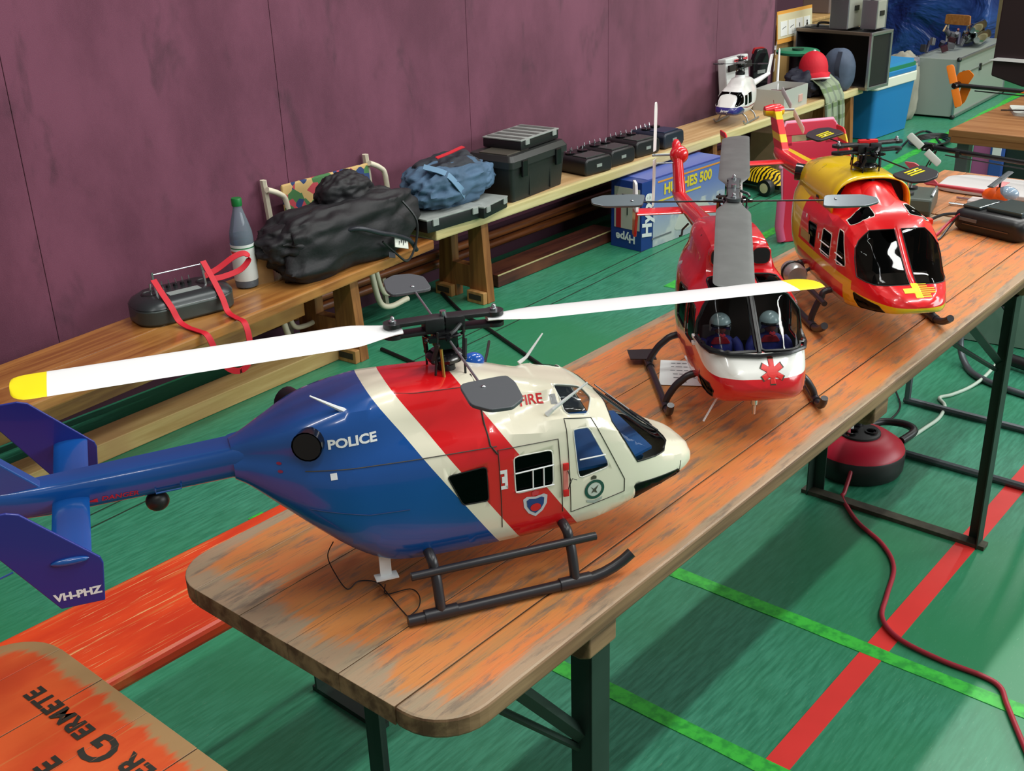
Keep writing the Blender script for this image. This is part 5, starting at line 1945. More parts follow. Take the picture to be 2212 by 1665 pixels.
# ---- things stowed round it
wc = thing('white_case', 'white tool case with red print tilted against the purple wall', 'case', (5.21, 2.632, ZBE), radians(2))
MB().box((0, .0, .155), (.27, .055, .30), (radians(-6), 0, 0), bev=.008).build('case_body', M('case_white', (206, 210, 208), .4), wc)
MB().box((0, -.034, .255), (.27, .012, .035), (radians(-6), 0, 0)).build('case_band', black_pl, wc)
MB().box((.02, -.026, .288), (.15, .006, .014), (radians(-6), 0, 0)).build('case_print', M('print_red', (190, 60, 70), .5), wc)
hs = thing('handset', 'black handset with red rim standing beside the white case', 'handset', (5.47, 2.615, ZBE), radians(-20))
MB().prism(soft([(-.055, .04), (-.03, .0), (.03, .0), (.055, .04), (.06, .26), (.035, .32), (-.035, .32), (-.06, .26)], .2), -.018, .018, 'y').build('shell', black_gloss, hs, bevel=.006)
MB().prism(soft([(-.05, .29), (.05, .29), (.035, .326), (-.035, .326)], .2), .006, .021, 'y').build('rim', M('rim_red', (170, 26, 30), .4), hs)
MB().box((0, -.0195, .19), (.06, .002, .02)).build('badge', M('badge_chrome'), hs)
wsx = at(1672, 165, ZBE + .05)
MB_ = MB().lathe([(.012, .0), (.012, .10), (.008, .11), (.006, .30), (.002, .31)], 10)
o_ = tag(MB_.build('white_rod', white_pl, None, smooth=40), 'slim white upright rod behind the open metal box', 'rod')
o_.location = (5.60, 2.56, ZBE)
gd = thing('cable_reel', 'round green spool lying behind the red cap', 'spool', (5.97, 2.625, ZBE))
MB().lathe([(.05, .0), (.05, .22)], 20).build('core', black_pl, gd, smooth=40)
MB().lathe([(.03, .23), (.13, .23), (.135, .245), (.12, .255), (.03, .25)], 28).build('flange', M('spool_green', (34, 120, 84), .5), gd, smooth=40)
MB().lathe([(.035, .252), (.036, .262), (.02, .262)], 16).build('hub_hole', M('spool_dark', (14, 60, 40), .6), gd)

# open metal box with parts
mb = thing('parts_box', 'open grey metal box full of red and green parts', 'box', (5.45, 2.455, ZBE), radians(3))
wgrey = M('box_grey', (188, 188, 182), .4, .2)
for c_, s_ in (((0, 0, .006), (.32, .19, .012)), ((0, -.093, .06), (.32, .006, .12)), ((0, .093, .06), (.32, .006, .12)), ((-.158, 0, .06), (.006, .19, .12)), ((.158, 0, .06), (.006, .19, .12))):
    MB().box(c_, s_).build('panel', wgrey, mb)
MB().box((.06, -.098, .05), (.05, .006, .04)).build('label', M('label_pale', (206, 160, 150), .5), mb)
rnd = random.Random(5)
for k, cc in enumerate(((150, 40, 46), (90, 40, 40), (120, 150, 70), (60, 50, 46), (170, 60, 60))):
    o_ = MB().box((0, 0, 0), (rnd.uniform(.07, .12), rnd.uniform(.05, .08), rnd.uniform(.03, .05)), bev=.004).build('spare_part', M('part_%d%d' % (cc[0], cc[1]), cc, .5), None)
    tag(o_, '%s piece lying in the open grey metal box' % {150: 'crimson', 90: 'dark brown', 120: 'green', 60: 'blackish', 170: 'red'}[cc[0]], 'part', 'spare parts in the metal box')
    o_.location = Vector((5.45, 2.455, ZBE)) + Vector((-.10 + .05 * k, .03 * (k % 3) - .03, .045 + .035 * (k % 2)))
    o_.rotation_euler = (rnd.uniform(-.2, .2), rnd.uniform(-.2, .2), rnd.uniform(0, 3))

# red cap
cap = thing('baseball_cap', 'red baseball cap with white-edged peak on top of the clothes', 'cap', (5.86, 2.46, ZBE + .15), radians(235))
cr = []
for i in range(9):
    a = pi / 2 * i / 8
    cr.append([Vector((.10 * cos(a) * cos(t_), .085 * cos(a) * sin(t_), .12 * sin(a) ** .8)) for t_ in [2 * pi * k / 28 for k in range(28)]])
MB().loft(cr).build('crown', M('cap_red', (200, 18, 40), .7, bump=.1), cap, smooth=60)
pk = []
for i in range(7):
    u_ = i / 6
    pk.append([Vector((.085 + .085 * u_ * (1 - (v / 1.0) ** 2 * .9) - .03 * abs(v), .085 * v * (1 - .15 * u_), .012 - .03 * u_ - .02 * v * v)) for v in [-1 + 2 * k / 14 for k in range(15)]])
MB().loft(pk, cap=False, closed=False).build('peak', M('cap_red'), cap, smooth=60, solid=.004)
MB().tube([p for p in pk[-1]], .006, 6).build('peak_edge', M('cap_white', (222, 214, 214), .7), cap, smooth=50)
MB().sphere((0, 0, .121), .010, 10, 6, (1, 1, .6)).build('button', M('cap_white'), cap, smooth=60)
cloth = thing('dark_jacket', 'heap of dark blue clothing under the red cap', 'jacket', (5.86, 2.50, ZBE))
blob((0, 0, 0), (.30, .24, .20), 31, .2, 2.4, 40, 24, .8, .8, fold=.25).build('heap', M('cloth_navy', (34, 36, 52), .7, var=.3, vscale=20), cloth, smooth=60)
g = NT('plaid')
o = g.sep()
k1 = step(g, g.math('SINE', g.math('MULTIPLY', o[2], 75)), .55)
k2 = step(g, g.math('SINE', g.math('MULTIPLY', o[0], 90)), .5)
c = g.mix(k1, (138, 150, 124), (104, 122, 84))
c = g.mix(g.math('MULTIPLY', k2, .6), c, (96, 104, 96))
g.color(c)
g.set(Roughness=.85)
sc_ = thing('plaid_shirt', 'green checked shirt hanging over the front edge of the bench', 'shirt', (0, 0, 0))
rings = []
for u_, (yy, zz) in enumerate([(2.50, ZBE + .10), (2.42, ZBE + .115), (2.36, ZBE + .07), (2.322, ZBE + .0), (2.312, ZBE - .08), (2.308, ZBE - .16), (2.304, ZBE - .235)]):
    w0, w1 = 5.74 + .012 * u_, 6.02 - .004 * u_
    rings.append([Vector((w0 + (w1 - w0) * k / 16, yy + .012 * sin(k * 1.3 + u_ * .4) - .006, zz + .010 * cos(k * 1.1))) for k in range(17)])
MB().loft(rings, cap=False, closed=False).build('shirt_cloth', MATS['plaid'], sc_, smooth=60, solid=.006)
for k in range(3):
    x0 = 5.76 + .09 * k
    ribbon([(x0, 2.300, ZBE - .02), (x0 + .01, 2.293, ZBE - .12), (x0 + .015, 2.290, ZBE - .225)], .06, MATS['plaid'], 'fold', sc_, (1, 0, 0), .006)

# blue rucksack
rk = thing('rucksack', 'slate-blue rucksack leaning in front of the open black case', 'bag', (6.15, 2.43, ZBE))
blob((0, 0, 0), (.16, .20, .28), 41, .06, 1.6, 32, 20, .8, .8).build('pack', M('pack_blue', (72, 84, 104), .7, var=.15), rk, smooth=60)
ribbon(spline([(-.06, -.03, .06), (-.088, -.03, .14), (-.06, -.03, .24)], 5), .03, M('pack_dark', (50, 58, 74), .7), 'strap', rk, (0, 1, 0))

# open black flight case
fc = thing('flight_case', 'black flight case with metal edges standing open at the bench end', 'case', (6.40, 2.535, ZBE), radians(-6))
fb = M('case_black', (24, 24, 26), .5)
Lx, Wy, Hz = .24, .54, .33
for nm, c_, s_ in (('bottom_panel', (0, 0, .008), (Lx, Wy, .012)), ('top_panel', (0, 0, Hz - .008), (Lx, Wy, .012)), ('side_panel', (0, -Wy / 2 + .006, Hz / 2), (Lx, .012, Hz)), ('side_panel', (0, Wy / 2 - .006, Hz / 2), (Lx, .012, Hz)), ('back_panel', (Lx / 2 - .006, 0, Hz / 2), (.012, Wy, Hz))):
    MB().box(c_, s_).build(nm, fb, fc)
for sy in (-1, 1):
    for sz in (0, 1):
        MB().box((0, sy * Wy / 2, sz * Hz), (Lx + .02, .02, .02), bev=.003).build('edge_profile', alu, fc)
    for sx in (-1, 1):
        MB().box((sx * Lx / 2, sy * Wy / 2, Hz / 2), (.02, .02, Hz), bev=.003).build('edge_profile', alu, fc)
for sx in (-1, 1):
    for sz in (0, 1):
        MB().box((sx * Lx / 2, 0, sz * Hz), (.02, Wy, .02), bev=.003).build('edge_profile', M('edge_bronze', (120, 104, 90), .4, .6) if sx < 0 else alu, fc)
MB().tube(spline([(.0, .075, Hz + .008), (.0, .09, Hz + .035), (.0, .175, Hz + .035), (.0, .19, Hz + .008)], 6), .008, 8).build('handle', black_pl, fc, smooth=50)
MB().box((-.02, .225, Hz + .016), (.07, .05, .012), bev=.004).build('lock_plate', alu, fc)

# aluminium cases standing on it
for k, (px, py, w_, d_, h_, rz, lb) in enumerate(((6.43, 2.53, .12, .20, .22, -4, 'tall brushed aluminium case standing on the black flight case'), (6.45, 2.36, .10, .12, .17, -4, 'small white metal case at the end of the black flight case'))):
    c_ = thing('metal_case', lb, 'case', (px, py, ZBE + .345), radians(rz))
    MB().box((0, 0, h_ / 2), (d_, w_, h_), bev=.006).build('case_body', M('case_alu', (168, 168, 158), .4, .3), c_)
    for sx in (-1, 1):
        MB().box((sx * d_ / 2, 0, h_ / 2), (.012, w_ + .006, h_ + .004), bev=.003).build('edge_profile', alu, c_)
    MB().box((0, -w_ / 2 - .004, h_ * .55), (.05, .008, .03), bev=.002).build('lock', black_pl, c_)
    MB().box((0, 0, h_ + .006), (.10, .02, .014), bev=.004).build('handle', black_pl, c_)
gm = thing('metal_case', 'grey-brown case behind the aluminium case, at the top edge', 'case', (7.05, 3.0, .753), 0)
MB().box((0, 0, .09), (.22, .20, .18), bev=.006).build('case_body', M('case_taupe', (110, 94, 88), .5), gm)
MB().box((0, -.104, .10), (.06, .008, .03), bev=.002).build('lock', black_pl, gm)

# wooden vaulting box with a poster
vb_w = wood('box_plywood', (186, 150, 96), (168, 130, 78), None, .5, axis='z', sc=.6)
vb = thing('vaulting_box', 'tall pale plywood box standing behind the flight case', 'box', (6.78, 3.07, 0))
MB().box((0, 0, .365), (1.26, .40, .73), bev=.006).build('box_body', vb_w, vb)
MB().box((.0, 0, .741), (1.28, .42, .022), bev=.006).build('top_board', vb_w, vb)
MB().lathe([(.014, 0), (.02, .02), (.010, .03)], 12, (-.64, -.20, .62), 'y').build('knob', white_pl, vb, smooth=40)
MB().box((.55, -.205, .70), (.03, .012, .07), bev=.003).build('catch', brass, vb)
ps = thing('notice_board', 'orange-rimmed notice with small white pictures leaning on the plywood box', 'sign', (6.36, 2.85, .645), radians(1), rot=(radians(-4), 0, radians(1)))
MB().box((0, 0, .10), (.50, .006, .20)).build('card', M('card_orange', (214, 150, 60), .6), ps)
MB().box((0, -.004, .105), (.49, .003, .15)).build('field', M('card_cream', (206, 196, 160), .6), ps)
for k in range(4):
    po_ = MB().box((-.165 + .11 * k, -.0065, .09), (.095, .003, .09)).build('picture', M('card_white', (224, 224, 218), .6), ps)
    if k < 2:
        MB().tube([(-.19 + .11 * k, -.0085, .088), (-.165 + .11 * k, -.0085, .096), (-.14 + .11 * k, -.0085, .100)], .002, 5).build('pictogram', black_pl, po_)
    elif k == 2:
        MB().tube([(.055, -.0085, .08), (.055, -.0085, .105)], .003, 5).build('pictogram', black_pl, po_)
    else:
        MB().lathe([(.012, -.0095), (.012, -.008)], 12, (.165, 0, .085), 'y').build('pictogram', black_pl, po_)
        MB().lathe([(.008, -.0095), (.008, -.008)], 12, (.165, 0, .105), 'y').build('pictogram', black_pl, po_)

# cooler
co = thing('cooler', 'bright blue cool box with white rim and blue-green lid', 'cooler', (6.84, 2.50, 0), radians(-4))
cbl = M('cooler_blue', (30, 118, 178), .4)
MB().loft([[Vector((a * .94, q * .94, .005)) for a, q in rrect(.54, .34, .03)], [Vector((a, q, .33)) for a, q in rrect(.56, .36, .03)]]).build('tub', cbl, co, smooth=40)
MB().loft([[Vector((a, q, z)) for a, q in rrect(.58, .38, .035)] for z in (.33, .395)]).build('rim', M('cooler_white', (214, 216, 200), .45), co, smooth=40, bevel=.006)
MB().loft([[Vector((a, q, z)) for a, q in rrect(.57, .37, .035)] for z in (.395, .43)]).build('lid', cbl, co, smooth=40, bevel=.006)
MB().loft([[Vector((a, q, z)) for a, q in rrect(.56, .36, .035)] for z in (.43, .455)]).build('lid_band', M('cooler_green', (30, 120, 84), .45), co, smooth=40)
MB().loft([[Vector((a, q, z)) for a, q in rrect(.54, .34, .035)] for z in (.455, .475)]).build('lid_top', M('cooler_top', (52, 140, 196), .45), co, smooth=40)

# pale sack between cooler and silver case
sk_ = thing('sack', 'pale crumpled sack standing between the cool box and the silver case', 'bag', (7.38, 2.52, 0))
blob((0, 0, 0), (.22, .26, .52), 51, .08, 2.0, 32, 24, .7, .7, fold=.1).build('sack_body', M('sack_pale', (150, 146, 132), .8, var=.25, vscale=6), sk_, smooth=60)
blob((0, 0, .40), (.24, .24, .10), 53, .2, 2.4, 32, 16, .8, .8, floor=False, fold=.2).build('plastic_top', M('foil', (150, 150, 160), .2, .4), sk_, smooth=60)

# big silver case
bc = thing('silver_case', 'large silver aluminium flight case standing on the floor', 'case', (8.16, 2.36, 0), radians(3))
MB().box((0, 0, .215), (1.24, .30, .40), bev=.004).build('case_body', M('case_silver', (156, 164, 156), .38, .25), bc)
for sy in (-1, 1):
    for zz in (.018, .412):
        MB().box((0, sy * .15, zz), (1.26, .018, .02), bev=.003).build('edge_profile', alu, bc)
for sx in (-1, 1):
    for sy in (-1, 1):
        MB().box((sx * .62, sy * .15, .215), (.016, .016, .40), bev=.003).build('edge_profile', alu, bc)
        for zz in (.016, .414):
            MB().sphere((sx * .62, sy * .15, zz), .017, 10, 8).build('corner_cap', black_pl, bc, smooth=60)
MB().box((0, -.152, .30), (1.23, .006, .012)).build('lid_line', alu, bc)
for xx in (-.5, -.1, .35):
    MB().box((xx, -.156, .30), (.035, .012, .05), bev=.003).build('lock', black_pl, bc)

# model engines and exhausts on the silver case
eg = thing('engine_model', 'tangled model engine parts with red and steel pieces on the silver case', 'engine', (8.0, 2.42, .425))
rnd = random.Random(9)
for k in range(14):
    p_ = Vector((rnd.uniform(-.42, .1), rnd.uniform(-.08, .06), rnd.uniform(.01, .10)))
    cc = rnd.choice(((60, 24, 34), (34, 34, 40), (120, 60, 56), (90, 90, 96), (40, 40, 60)))
    if k % 2:
        MB().cyl(p_, p_ + Vector((rnd.uniform(-.06, .06), rnd.uniform(-.03, .03), rnd.uniform(.02, .10))), rnd.uniform(.008, .02), 10).build('cylinder', M('eng_%d' % cc[0], cc, .4, .3), eg, smooth=40)
    else:
        MB().box(p_, (rnd.uniform(.03, .08), rnd.uniform(.02, .05), rnd.uniform(.02, .06)), (rnd.uniform(-.4, .4), rnd.uniform(-.4, .4), rnd.uniform(0, 3)), bev=.004).build('block', M('eng_%d' % cc[0], cc, .4, .3), eg)
rt_ = MB().tube([(-.30, -.05, .16), (-.12, .0, .175)], .006, 6).build('rotor_rod', M('rod_tan', (170, 140, 100), .5), eg)
pp = thing('chrome_muffler', 'shiny chrome exhaust pipes lying on the silver case', 'exhaust', (8.32, 2.36, .43), radians(10))
for k, (yy, zz) in enumerate(((-.05, .045), (.03, .05), (-.01, .115))):
    MB().tube([(-.18, yy, zz), (-.14, yy, zz), (.20, yy, zz), (.26, yy, zz)], [.022, .042, .042, .018], 16).build('muffler', M('chrome_mirror', (190, 196, 196), .12, 1.0), pp, smooth=40)
ch = thing('plywood_plate', 'small plywood plate on a grey bracket behind the chrome pipes', 'plate', (8.30, 2.49, .428), radians(-10))
MB().prism(soft([(-.105, .13), (.105, .13), (.10, .205), (-.10, .205)], .15), -.008, .008, 'x').build('plate', wood('chair_ply', (172, 118, 62), (150, 96, 46), None, .4), ch, bevel=.003)
for s in (-1, 1):
    MB().tube([(0.01, .08 * s, .0), (0.01, .08 * s, .15)], .008, 8).build('bracket', M('chair_grey', (176, 176, 170), .4, .4), ch, smooth=50)
MB().tube(spline([(.0, -.09, .13), (.0, -.15, .12), (.0, -.18, .06), (.0, -.17, .01)], 6), .010, 8).build('grey_hose', M('chair_grey'), ch, smooth=50)

# blue mats against the end of the hall, door frame, end wall
g = NT('mat_blue')
n1 = g.noise((1, 2.2, 3.4), 1.1, 4, .5, dist=.6)
g.color(g.mix(g.smooth(n1, .3, .7), (22, 44, 104), (40, 76, 140)))
g.bump(n1, .9, .12)
g.set(Roughness=.34)
mt = thing('gym_mat', 'big shiny blue gym mat standing upright against the end of the hall', 'mat', (9.30, 3.05, 0), 0)
rings = []
for i in range(25):
    yy = -.50 + 1.0 * i / 24
    rings.append([Vector((.02 * sin(k * .9 + i * .35) + .035 * sin(i * .5 + k * .55) - .12, yy, .02 + 2.0 * k / 24)) for k in range(25)])
MB().loft(rings, cap=False, closed=False).build('mat_cover', MATS['mat_blue'], mt, smooth=60, solid=.01)
MB().box((.02, .0, 1.0), (.22, .98, 1.98), bev=.03).build('mat_core', MATS['mat_blue'], mt)
b = MB().box((9.95, -1.0, 1.9), (.1, 8.0, 3.8))
struct(b.build('wall_right', M('wall_cream', (150, 132, 96), .8, var=.08, vscale=2)))
struct(MB().box((9.62, 2.34, 1.6), (.10, .10, 3.2), bev=.01).build('trim_3', wood('frame_wood', (140, 96, 52), (112, 70, 34), None, .5, axis='z')))
struct(MB().box((9.60, 2.16, 1.6), (.08, .20, 3.2), bev=.01).build('trim_4', M('frame_cream', (196, 178, 132), .6)))

# ================================================================== floor things under the pale bench
hy = thing('model_kit_box', 'big blue model kit box with white and yellow print under the pale bench', 'box', (3.66, 2.215, 0), radians(-3.2))
BL, BW, BH = .70, .185, .335
g = NT('box_side')
o = g.sep()
c = g.mix(g.smooth(o[2], .02, .30), (176, 186, 196), (98, 122, 196))
c = g.mix(g.math('MULTIPLY', g.smooth(g.noise((1, 1, 1), 7, 3), .5, .62), g.math('LESS_THAN', o[2], .17)), c, (200, 206, 208))
g.color(c)
g.set(Roughness=.35)
MB().box((BL / 2, BW / 2, BH / 2), (BL, BW, BH), bev=.002).build('carton', M('box_blue', (28, 58, 132), .35), hy)
MB().box((BL / 2 + .045, -.0012, BH / 2), (BL - .09, .0024, BH - .004)).build('printed_side', MATS['box_side'], hy)
MB().box((BL / 2 + .03, BW / 2, BH + .0008), (BL - .07, BW - .03, .0016)).build('printed_top', M('box_top', (96, 112, 186), .35), hy)
white_ink = M('ink_white', (224, 228, 230), .5)
flat_text('brand_lettering', 'Hype', .100, white_ink, hy, (.044, 0, .165), (0, 0, 1), (-1, 0, 0), .003, offset=.004, shear=.15)
flat_text('brand_lettering', 'Hype', .055, white_ink, hy, (0, BW / 2, .055), (0, 1, 0), (0, 0, -1), .003, offset=.002)
yl = M('ink_yellow', (226, 206, 60), .5)
flat_text('title_lettering', 'HUGHES 500', .070, yl, hy, (.37, -.0024, .270), (1, 0, 0), (0, 0, 1), .002, offset=.003, sx=1.02)
MB().box((.30, -.0032, .222), (.36, .001, .008)).build('title_rule', yl, hy)
MB().box((.40, -.0032, .316), (.56, .001, .008)).build('title_rule', M('ink_orange', (226, 150, 50), .5), hy)
MB().box((-.0012, BW * .47, .20), (.0024, BW * .82, .20)).build('end_picture', M('picture_grey', (186, 180, 170), .5), hy)
MB().box((-.0024, BW * .74, .18), (.002, .030, .16)).build('end_picture_red', M('picture_red', (170, 30, 40), .5), hy)
MB().tube([(-.004, BW * .45, .17), (-.004, BW * .45, .26), (-.004, BW * .2, .262), (-.004, BW * .62, .266)], .003, 5).build('end_picture_heli', black_pl, hy)
ph = MB()
ph.prism(soft([(.26, .05), (.36, .03), (.50, .06), (.58, .10), (.52, .15), (.40, .16), (.30, .12)], .25), -.0036, -.0026, 'y')
ph.build('side_picture', M('picture_pale', (206, 210, 204), .5), hy)
MB().box((.16, -.0032, .045), (.16, .001, .008)).build('print_line', M('ink_grey'), hy)

# toy car with tiger pattern
car = thing('toy_car', 'black toy buggy with yellow tiger-striped body and white wheels', 'toy car', (5.05, 2.33, 0), radians(80))
g = NT('tiger')
wv = g.nt.nodes.new('ShaderNodeTexWave')
wv.inputs['Scale'].default_value = 14
wv.inputs['Distortion'].default_value = 7
wv.inputs['Detail'].default_value = 2
g.nt.links.new(g.tc.outputs['Object'], wv.inputs['Vector'])
g.color(g.mix(g.math('GREATER_THAN', wv.outputs['Fac'], .45), (16, 16, 14), (226, 186, 24)))
g.set(Roughness=.3)
MB().loft([[Vector((x, w_ * v, z0 + (z1 - z0) * (1 - v * v))) for v in [-1 + .25 * k for k in range(9)]] for x, w_, z0, z1 in ((-.19, .05, .06, .08), (-.14, .09, .055, .11), (-.03, .095, .06, .135), (.05, .085, .06, .12), (.13, .07, .055, .085), (.19, .03, .05, .06))]).build('body_shell', MATS['tiger'], car, smooth=50)
MB().box((0, 0, .045), (.34, .12, .03), bev=.005).build('chassis', black_pl, car)
for sx in (-.12, .12):
    for sy in (-1, 1):
        wo = MB().lathe([(.028, -.022), (.045, -.020), (.048, 0), (.045, .020), (.028, .022)], 20, (sx, sy * .115, .048), 'y').build('tyre', black_pl, car, smooth=40)
        MB().lathe([(.004, -.024), (.028, -.022), (.028, .022), (.004, .024)], 16, (sx, sy * .115, .048), 'y').build('wheel', M('wheel_cream', (220, 206, 160), .5), wo, smooth=40)
cx = M('carton_tan', (150, 122, 92), .8, var=.1)
b = tag(MB().box((5.55, 2.50, .12), (.30, .24, .24), (0, 0, .1), bev=.004).build('cardboard_box', cx), 'brown cardboard box under the far half of the pale bench', 'box')

# red plastic board standing behind the rescue helicopter
rb = thing('plastic_board', 'red plastic board with long hand slot and pale rim', 'board', (4.30, 1.66, 0), radians(-34), rot=(radians(-8), 0, radians(-34)))
out = soft([(-.145, .0), (-.17, .18), (-.145, .30), (-.136, .56), (.136, .56), (.145, .30), (.145, .0)], .12)
pinkred = M('board_red', (206, 30, 62), .4)
# board built round its slot
MB().prism([(-.145, .0), (.145, .0), (.145, .475), (-.145, .475)], -.012, .012, 'y').build('board_panel', pinkred, rb, bevel=.004)
MB().prism([(-.145, .46), (-.10, .46), (-.10, .505), (-.145, .505)], -.012, .012, 'y').build('board_panel', pinkred, rb)
MB().prism([(.08, .46), (.145, .46), (.145, .505), (.08, .505)], -.012, .012, 'y').build('board_panel', pinkred, rb)
MB().prism([(-.145, .505), (.145, .505), (.136, .55), (.12, .565), (-.12, .565), (-.136, .55)], -.012, .012, 'y').build('board_panel', pinkred, rb, bevel=.004)
MB().tube([(.145, 0, .44), (.14, 0, .54), (.125, 0, .566), (-.125, 0, .566), (-.14, 0, .54), (-.145, 0, .40), (-.138, 0, .2), (-.155, 0, .05)], .010, 8).build('rim', M('rim_pink', (226, 150, 178), .5), rb, smooth=50)
for k in range(6):
    MB().sphere((-.150, 0, .36 + .026 * k), .013, 8, 6).build('rim_bead', M('rim_pink'), rb, smooth=60)
MB().tube([(-.155, -.01, .20), (-.17, -.015, .08), (-.155, -.01, .01)], .022, 8).build('side_roll', M('roll_pink', (214, 90, 130), .5), rb, smooth=50)

# ================================================================== far end of the table row
g = NT('table_far_paint')
st = g.noise((1.3, 26, 1), 2.6, 6, .62, dist=.4)
c = g.mix(g.smooth(st, .35, .7), (150, 104, 66), (188, 120, 72))
g.color(c)
g.set(Roughness=.5)
t = thing('beer_table', 'short brownish table end behind the long table, under the pale plate', 'table', (0, 0, 0))
for i, (a, c2) in enumerate(zip(PLANKS[:-1], PLANKS[1:])):
    MB().box((2.605, (a + c2) / 2, ZT - .014), (.51, c2 - a - .0014, .028), bev=.0015).build('plank', MATS['table_far_paint'], t)
grey_tube = M('tube_grey', (92, 100, 104), .4, .5)
for x in (2.387, 2.76):
    MB().tube([(x, -.02, .012), (x, .54, .012)], .011, 8).build('floor_bar', grey_tube, t)
    for y in (-.015, .53):
        MB().tube([(x, y, .012), (x, y, ZT - .03)], .011, 8).build('leg', grey_tube, t)
lp = spline([(3.25, .54, .30), (3.22, .53, .08), (3.16, .48, .014), (3.08, .40, .012), (3.03, .25, .012), (3.02, .10, .012)], 8)
o_ = thing('chair_frame', 'bent grey tube of a seat frame on the floor beyond the table leg', 'chair frame', (0, 0, 0))
MB().tube(lp, .012, 8).build('frame_tube', grey_tube, o_, smooth=50)
MB().tube([(3.25, .54, .30), (3.27, .10, .32)], .012, 8).build('frame_top', grey_tube, o_, smooth=50)
tub = thing('plastic_tub', 'pale grey-green plastic tub under the far table', 'box', (3.62, .50, 0), radians(8))
MB().loft([[Vector((a * .9, q * .9, .004)) for a, q in rrect(.40, .46, .03)], [Vector((a, q, .30)) for a, q in rrect(.42, .48, .03)]]).build('tub_body', M('tub_green', (132, 158, 144), .5), tub, smooth=40)
MB().tube(spline([(-.215, -.06, .10), (-.22, -.02, .16), (-.22, .03, .20), (-.22, .05, .12)], 6), .004, 6).build('wire_handle', black_pl, tub)
blk_bar = tag(MB().tube([(3.26, .36, .03), (3.18, .05, .03), (3.17, -.3, .03)], .022, 10).build('foam_tube', black_pl, None, smooth=50), 'black padded bar lying on the floor under the far table', 'bar')

# laminate table
t = thing('side_table', 'brown wood-grain table at the right edge with thick front board', 'table', (0, 0, 0))
lam = wood('laminate', (166, 118, 74), (140, 92, 52), None, .35, axis='y')
MB().box((4.32, .25, .735), (1.50, 1.08, .03), bev=.003).build('top', lam, t)
MB().box((3.585, .25, .715), (.03, 1.06, .03), bev=.003).build('front_board', wood('laminate_front', (150, 100, 58), (128, 80, 42), None, .4, axis='y'), t)
for x in (3.62, 5.0):
    for y in (-.24, .74):
        MB().box((x, y, .36), (.045, .045, .72), bev=.003).build('leg', M('leg_grey', (96, 98, 98), .5, .4), t)

# dark maroon panel with white band
t = thing('maroon_panel', 'dark maroon upright panel with a white band at the right edge', 'panel', (0, 0, 0))
MB().prism([(.98, 1.5), (.998, .862), (.998, .790), (.86, .752), (.10, .752), (.10, 1.5)], 4.60, 4.72, 'x').build('panel_body', M('maroon', (34, 14, 18), .6), t, bevel=.006)
MB().prism([(1.01, .858), (.98, .870), (.10, .866), (.10, .846)], 4.585, 4.60, 'x').build('white_band', white_pl, t)

# helicopter with orange tail on the side table
h5 = thing('orange_tail_helicopter', 'bare model helicopter with orange tail rotor and yellow landing gear', 'helicopter', (3.95, .30, .75), radians(-95))
MB().tube([(-.64, 0, .088), (.0, 0, .088)], .0085, 10).build('tail_boom', black_pl, h5, smooth=50)
MB().tube([(-.56, .0, .072), (-.05, 0, .07)], .0025, 6).build('control_rod', black_pl, h5)
orange_pl = M('orange_plastic', (226, 120, 20), .4)
for s in (1, -1):
    bl = MB()
    airfoil_blade(bl, .012 * s, .085 * s, .030, .004, tip_round=.012 * s)
    bl.xf(Matrix.Translation((-.635, -.025, .088)) @ Matrix.Rotation(radians(70), 4, 'Y') @ Matrix.Rotation(radians(60), 4, 'X'))
    bl.build('tail_rotor_blade', orange_pl, h5, smooth=40)
MB().prism(soft([(-.66, .085), (-.60, .085), (-.575, .130), (-.60, .150), (-.64, .135)], .2), .010, .014, 'y').build('tail_fin', orange_pl, h5)
MB().prism(soft([(-.62, .09), (-.58, .085), (-.60, .02), (-.64, -.01)], .2), .010, .014, 'y').build('tail_fin', orange_pl, h5)
MB().lathe([(.010, -.03), (.014, -.02), (.014, .012), (.006, .016)], 14, (-.635, 0, .088), 'y').build('tail_gearbox', black_gloss, h5, smooth=40)
MB().prism([(-.36, .09), (-.24, .09), (-.29, .105), (-.33, .105)], -.05, .05, 'y').build('stabiliser', orange_pl, h5)
for s in (-1, 1):
    MB().tube([(-.22, .07 * s, .006), (.16, .07 * s, .006)], .004, 8).build('skid', alu, h5)
for fx in (-.13, .10):
    MB().tube([(fx, -.07, .008), (fx, -.05, .055), (fx, .05, .055), (fx, .07, .008)], .008, 6, flat=(1.2, .7)).build('landing_strut', M('gear_yellow', (224, 176, 60), .5), h5)
MB().box((-.02, 0, .085), (.22, .05, .07), bev=.006).build('frame', black_pl, h5)
cn = []
for x, r, z in ((-.16, .02, .06), (-.08, .05, .075), (.02, .06, .095), (.12, .05, .09), (.20, .01, .07)):
    cn.append([Vector((x, r * cos(a), z + r * sin(a) * .9)) for a in [2 * pi * k / 18 for k in range(18)]])
MB().loft(cn).build('canopy', M('canopy_cream', (214, 206, 170), .3, coat=.4), h5, smooth=60)
MB().tube([(-.42, -.06, .02), (-.2, -.05, .04), (.1, -.05, .06)], .003, 6).build('flybar', black_pl, h5)
b = tag(MB().prism(soft([(-.10, -.05), (.08, -.06), (.11, .03), (-.06, .06)], .15), 0, .012).build('white_cloth', M('cloth_white', (186, 190, 182), .7), None), 'small folded white cloth on the side table under the helicopter', 'cloth')
b.location = (4.02, .66, .75)
b.rotation_euler = (0, 0, .6)

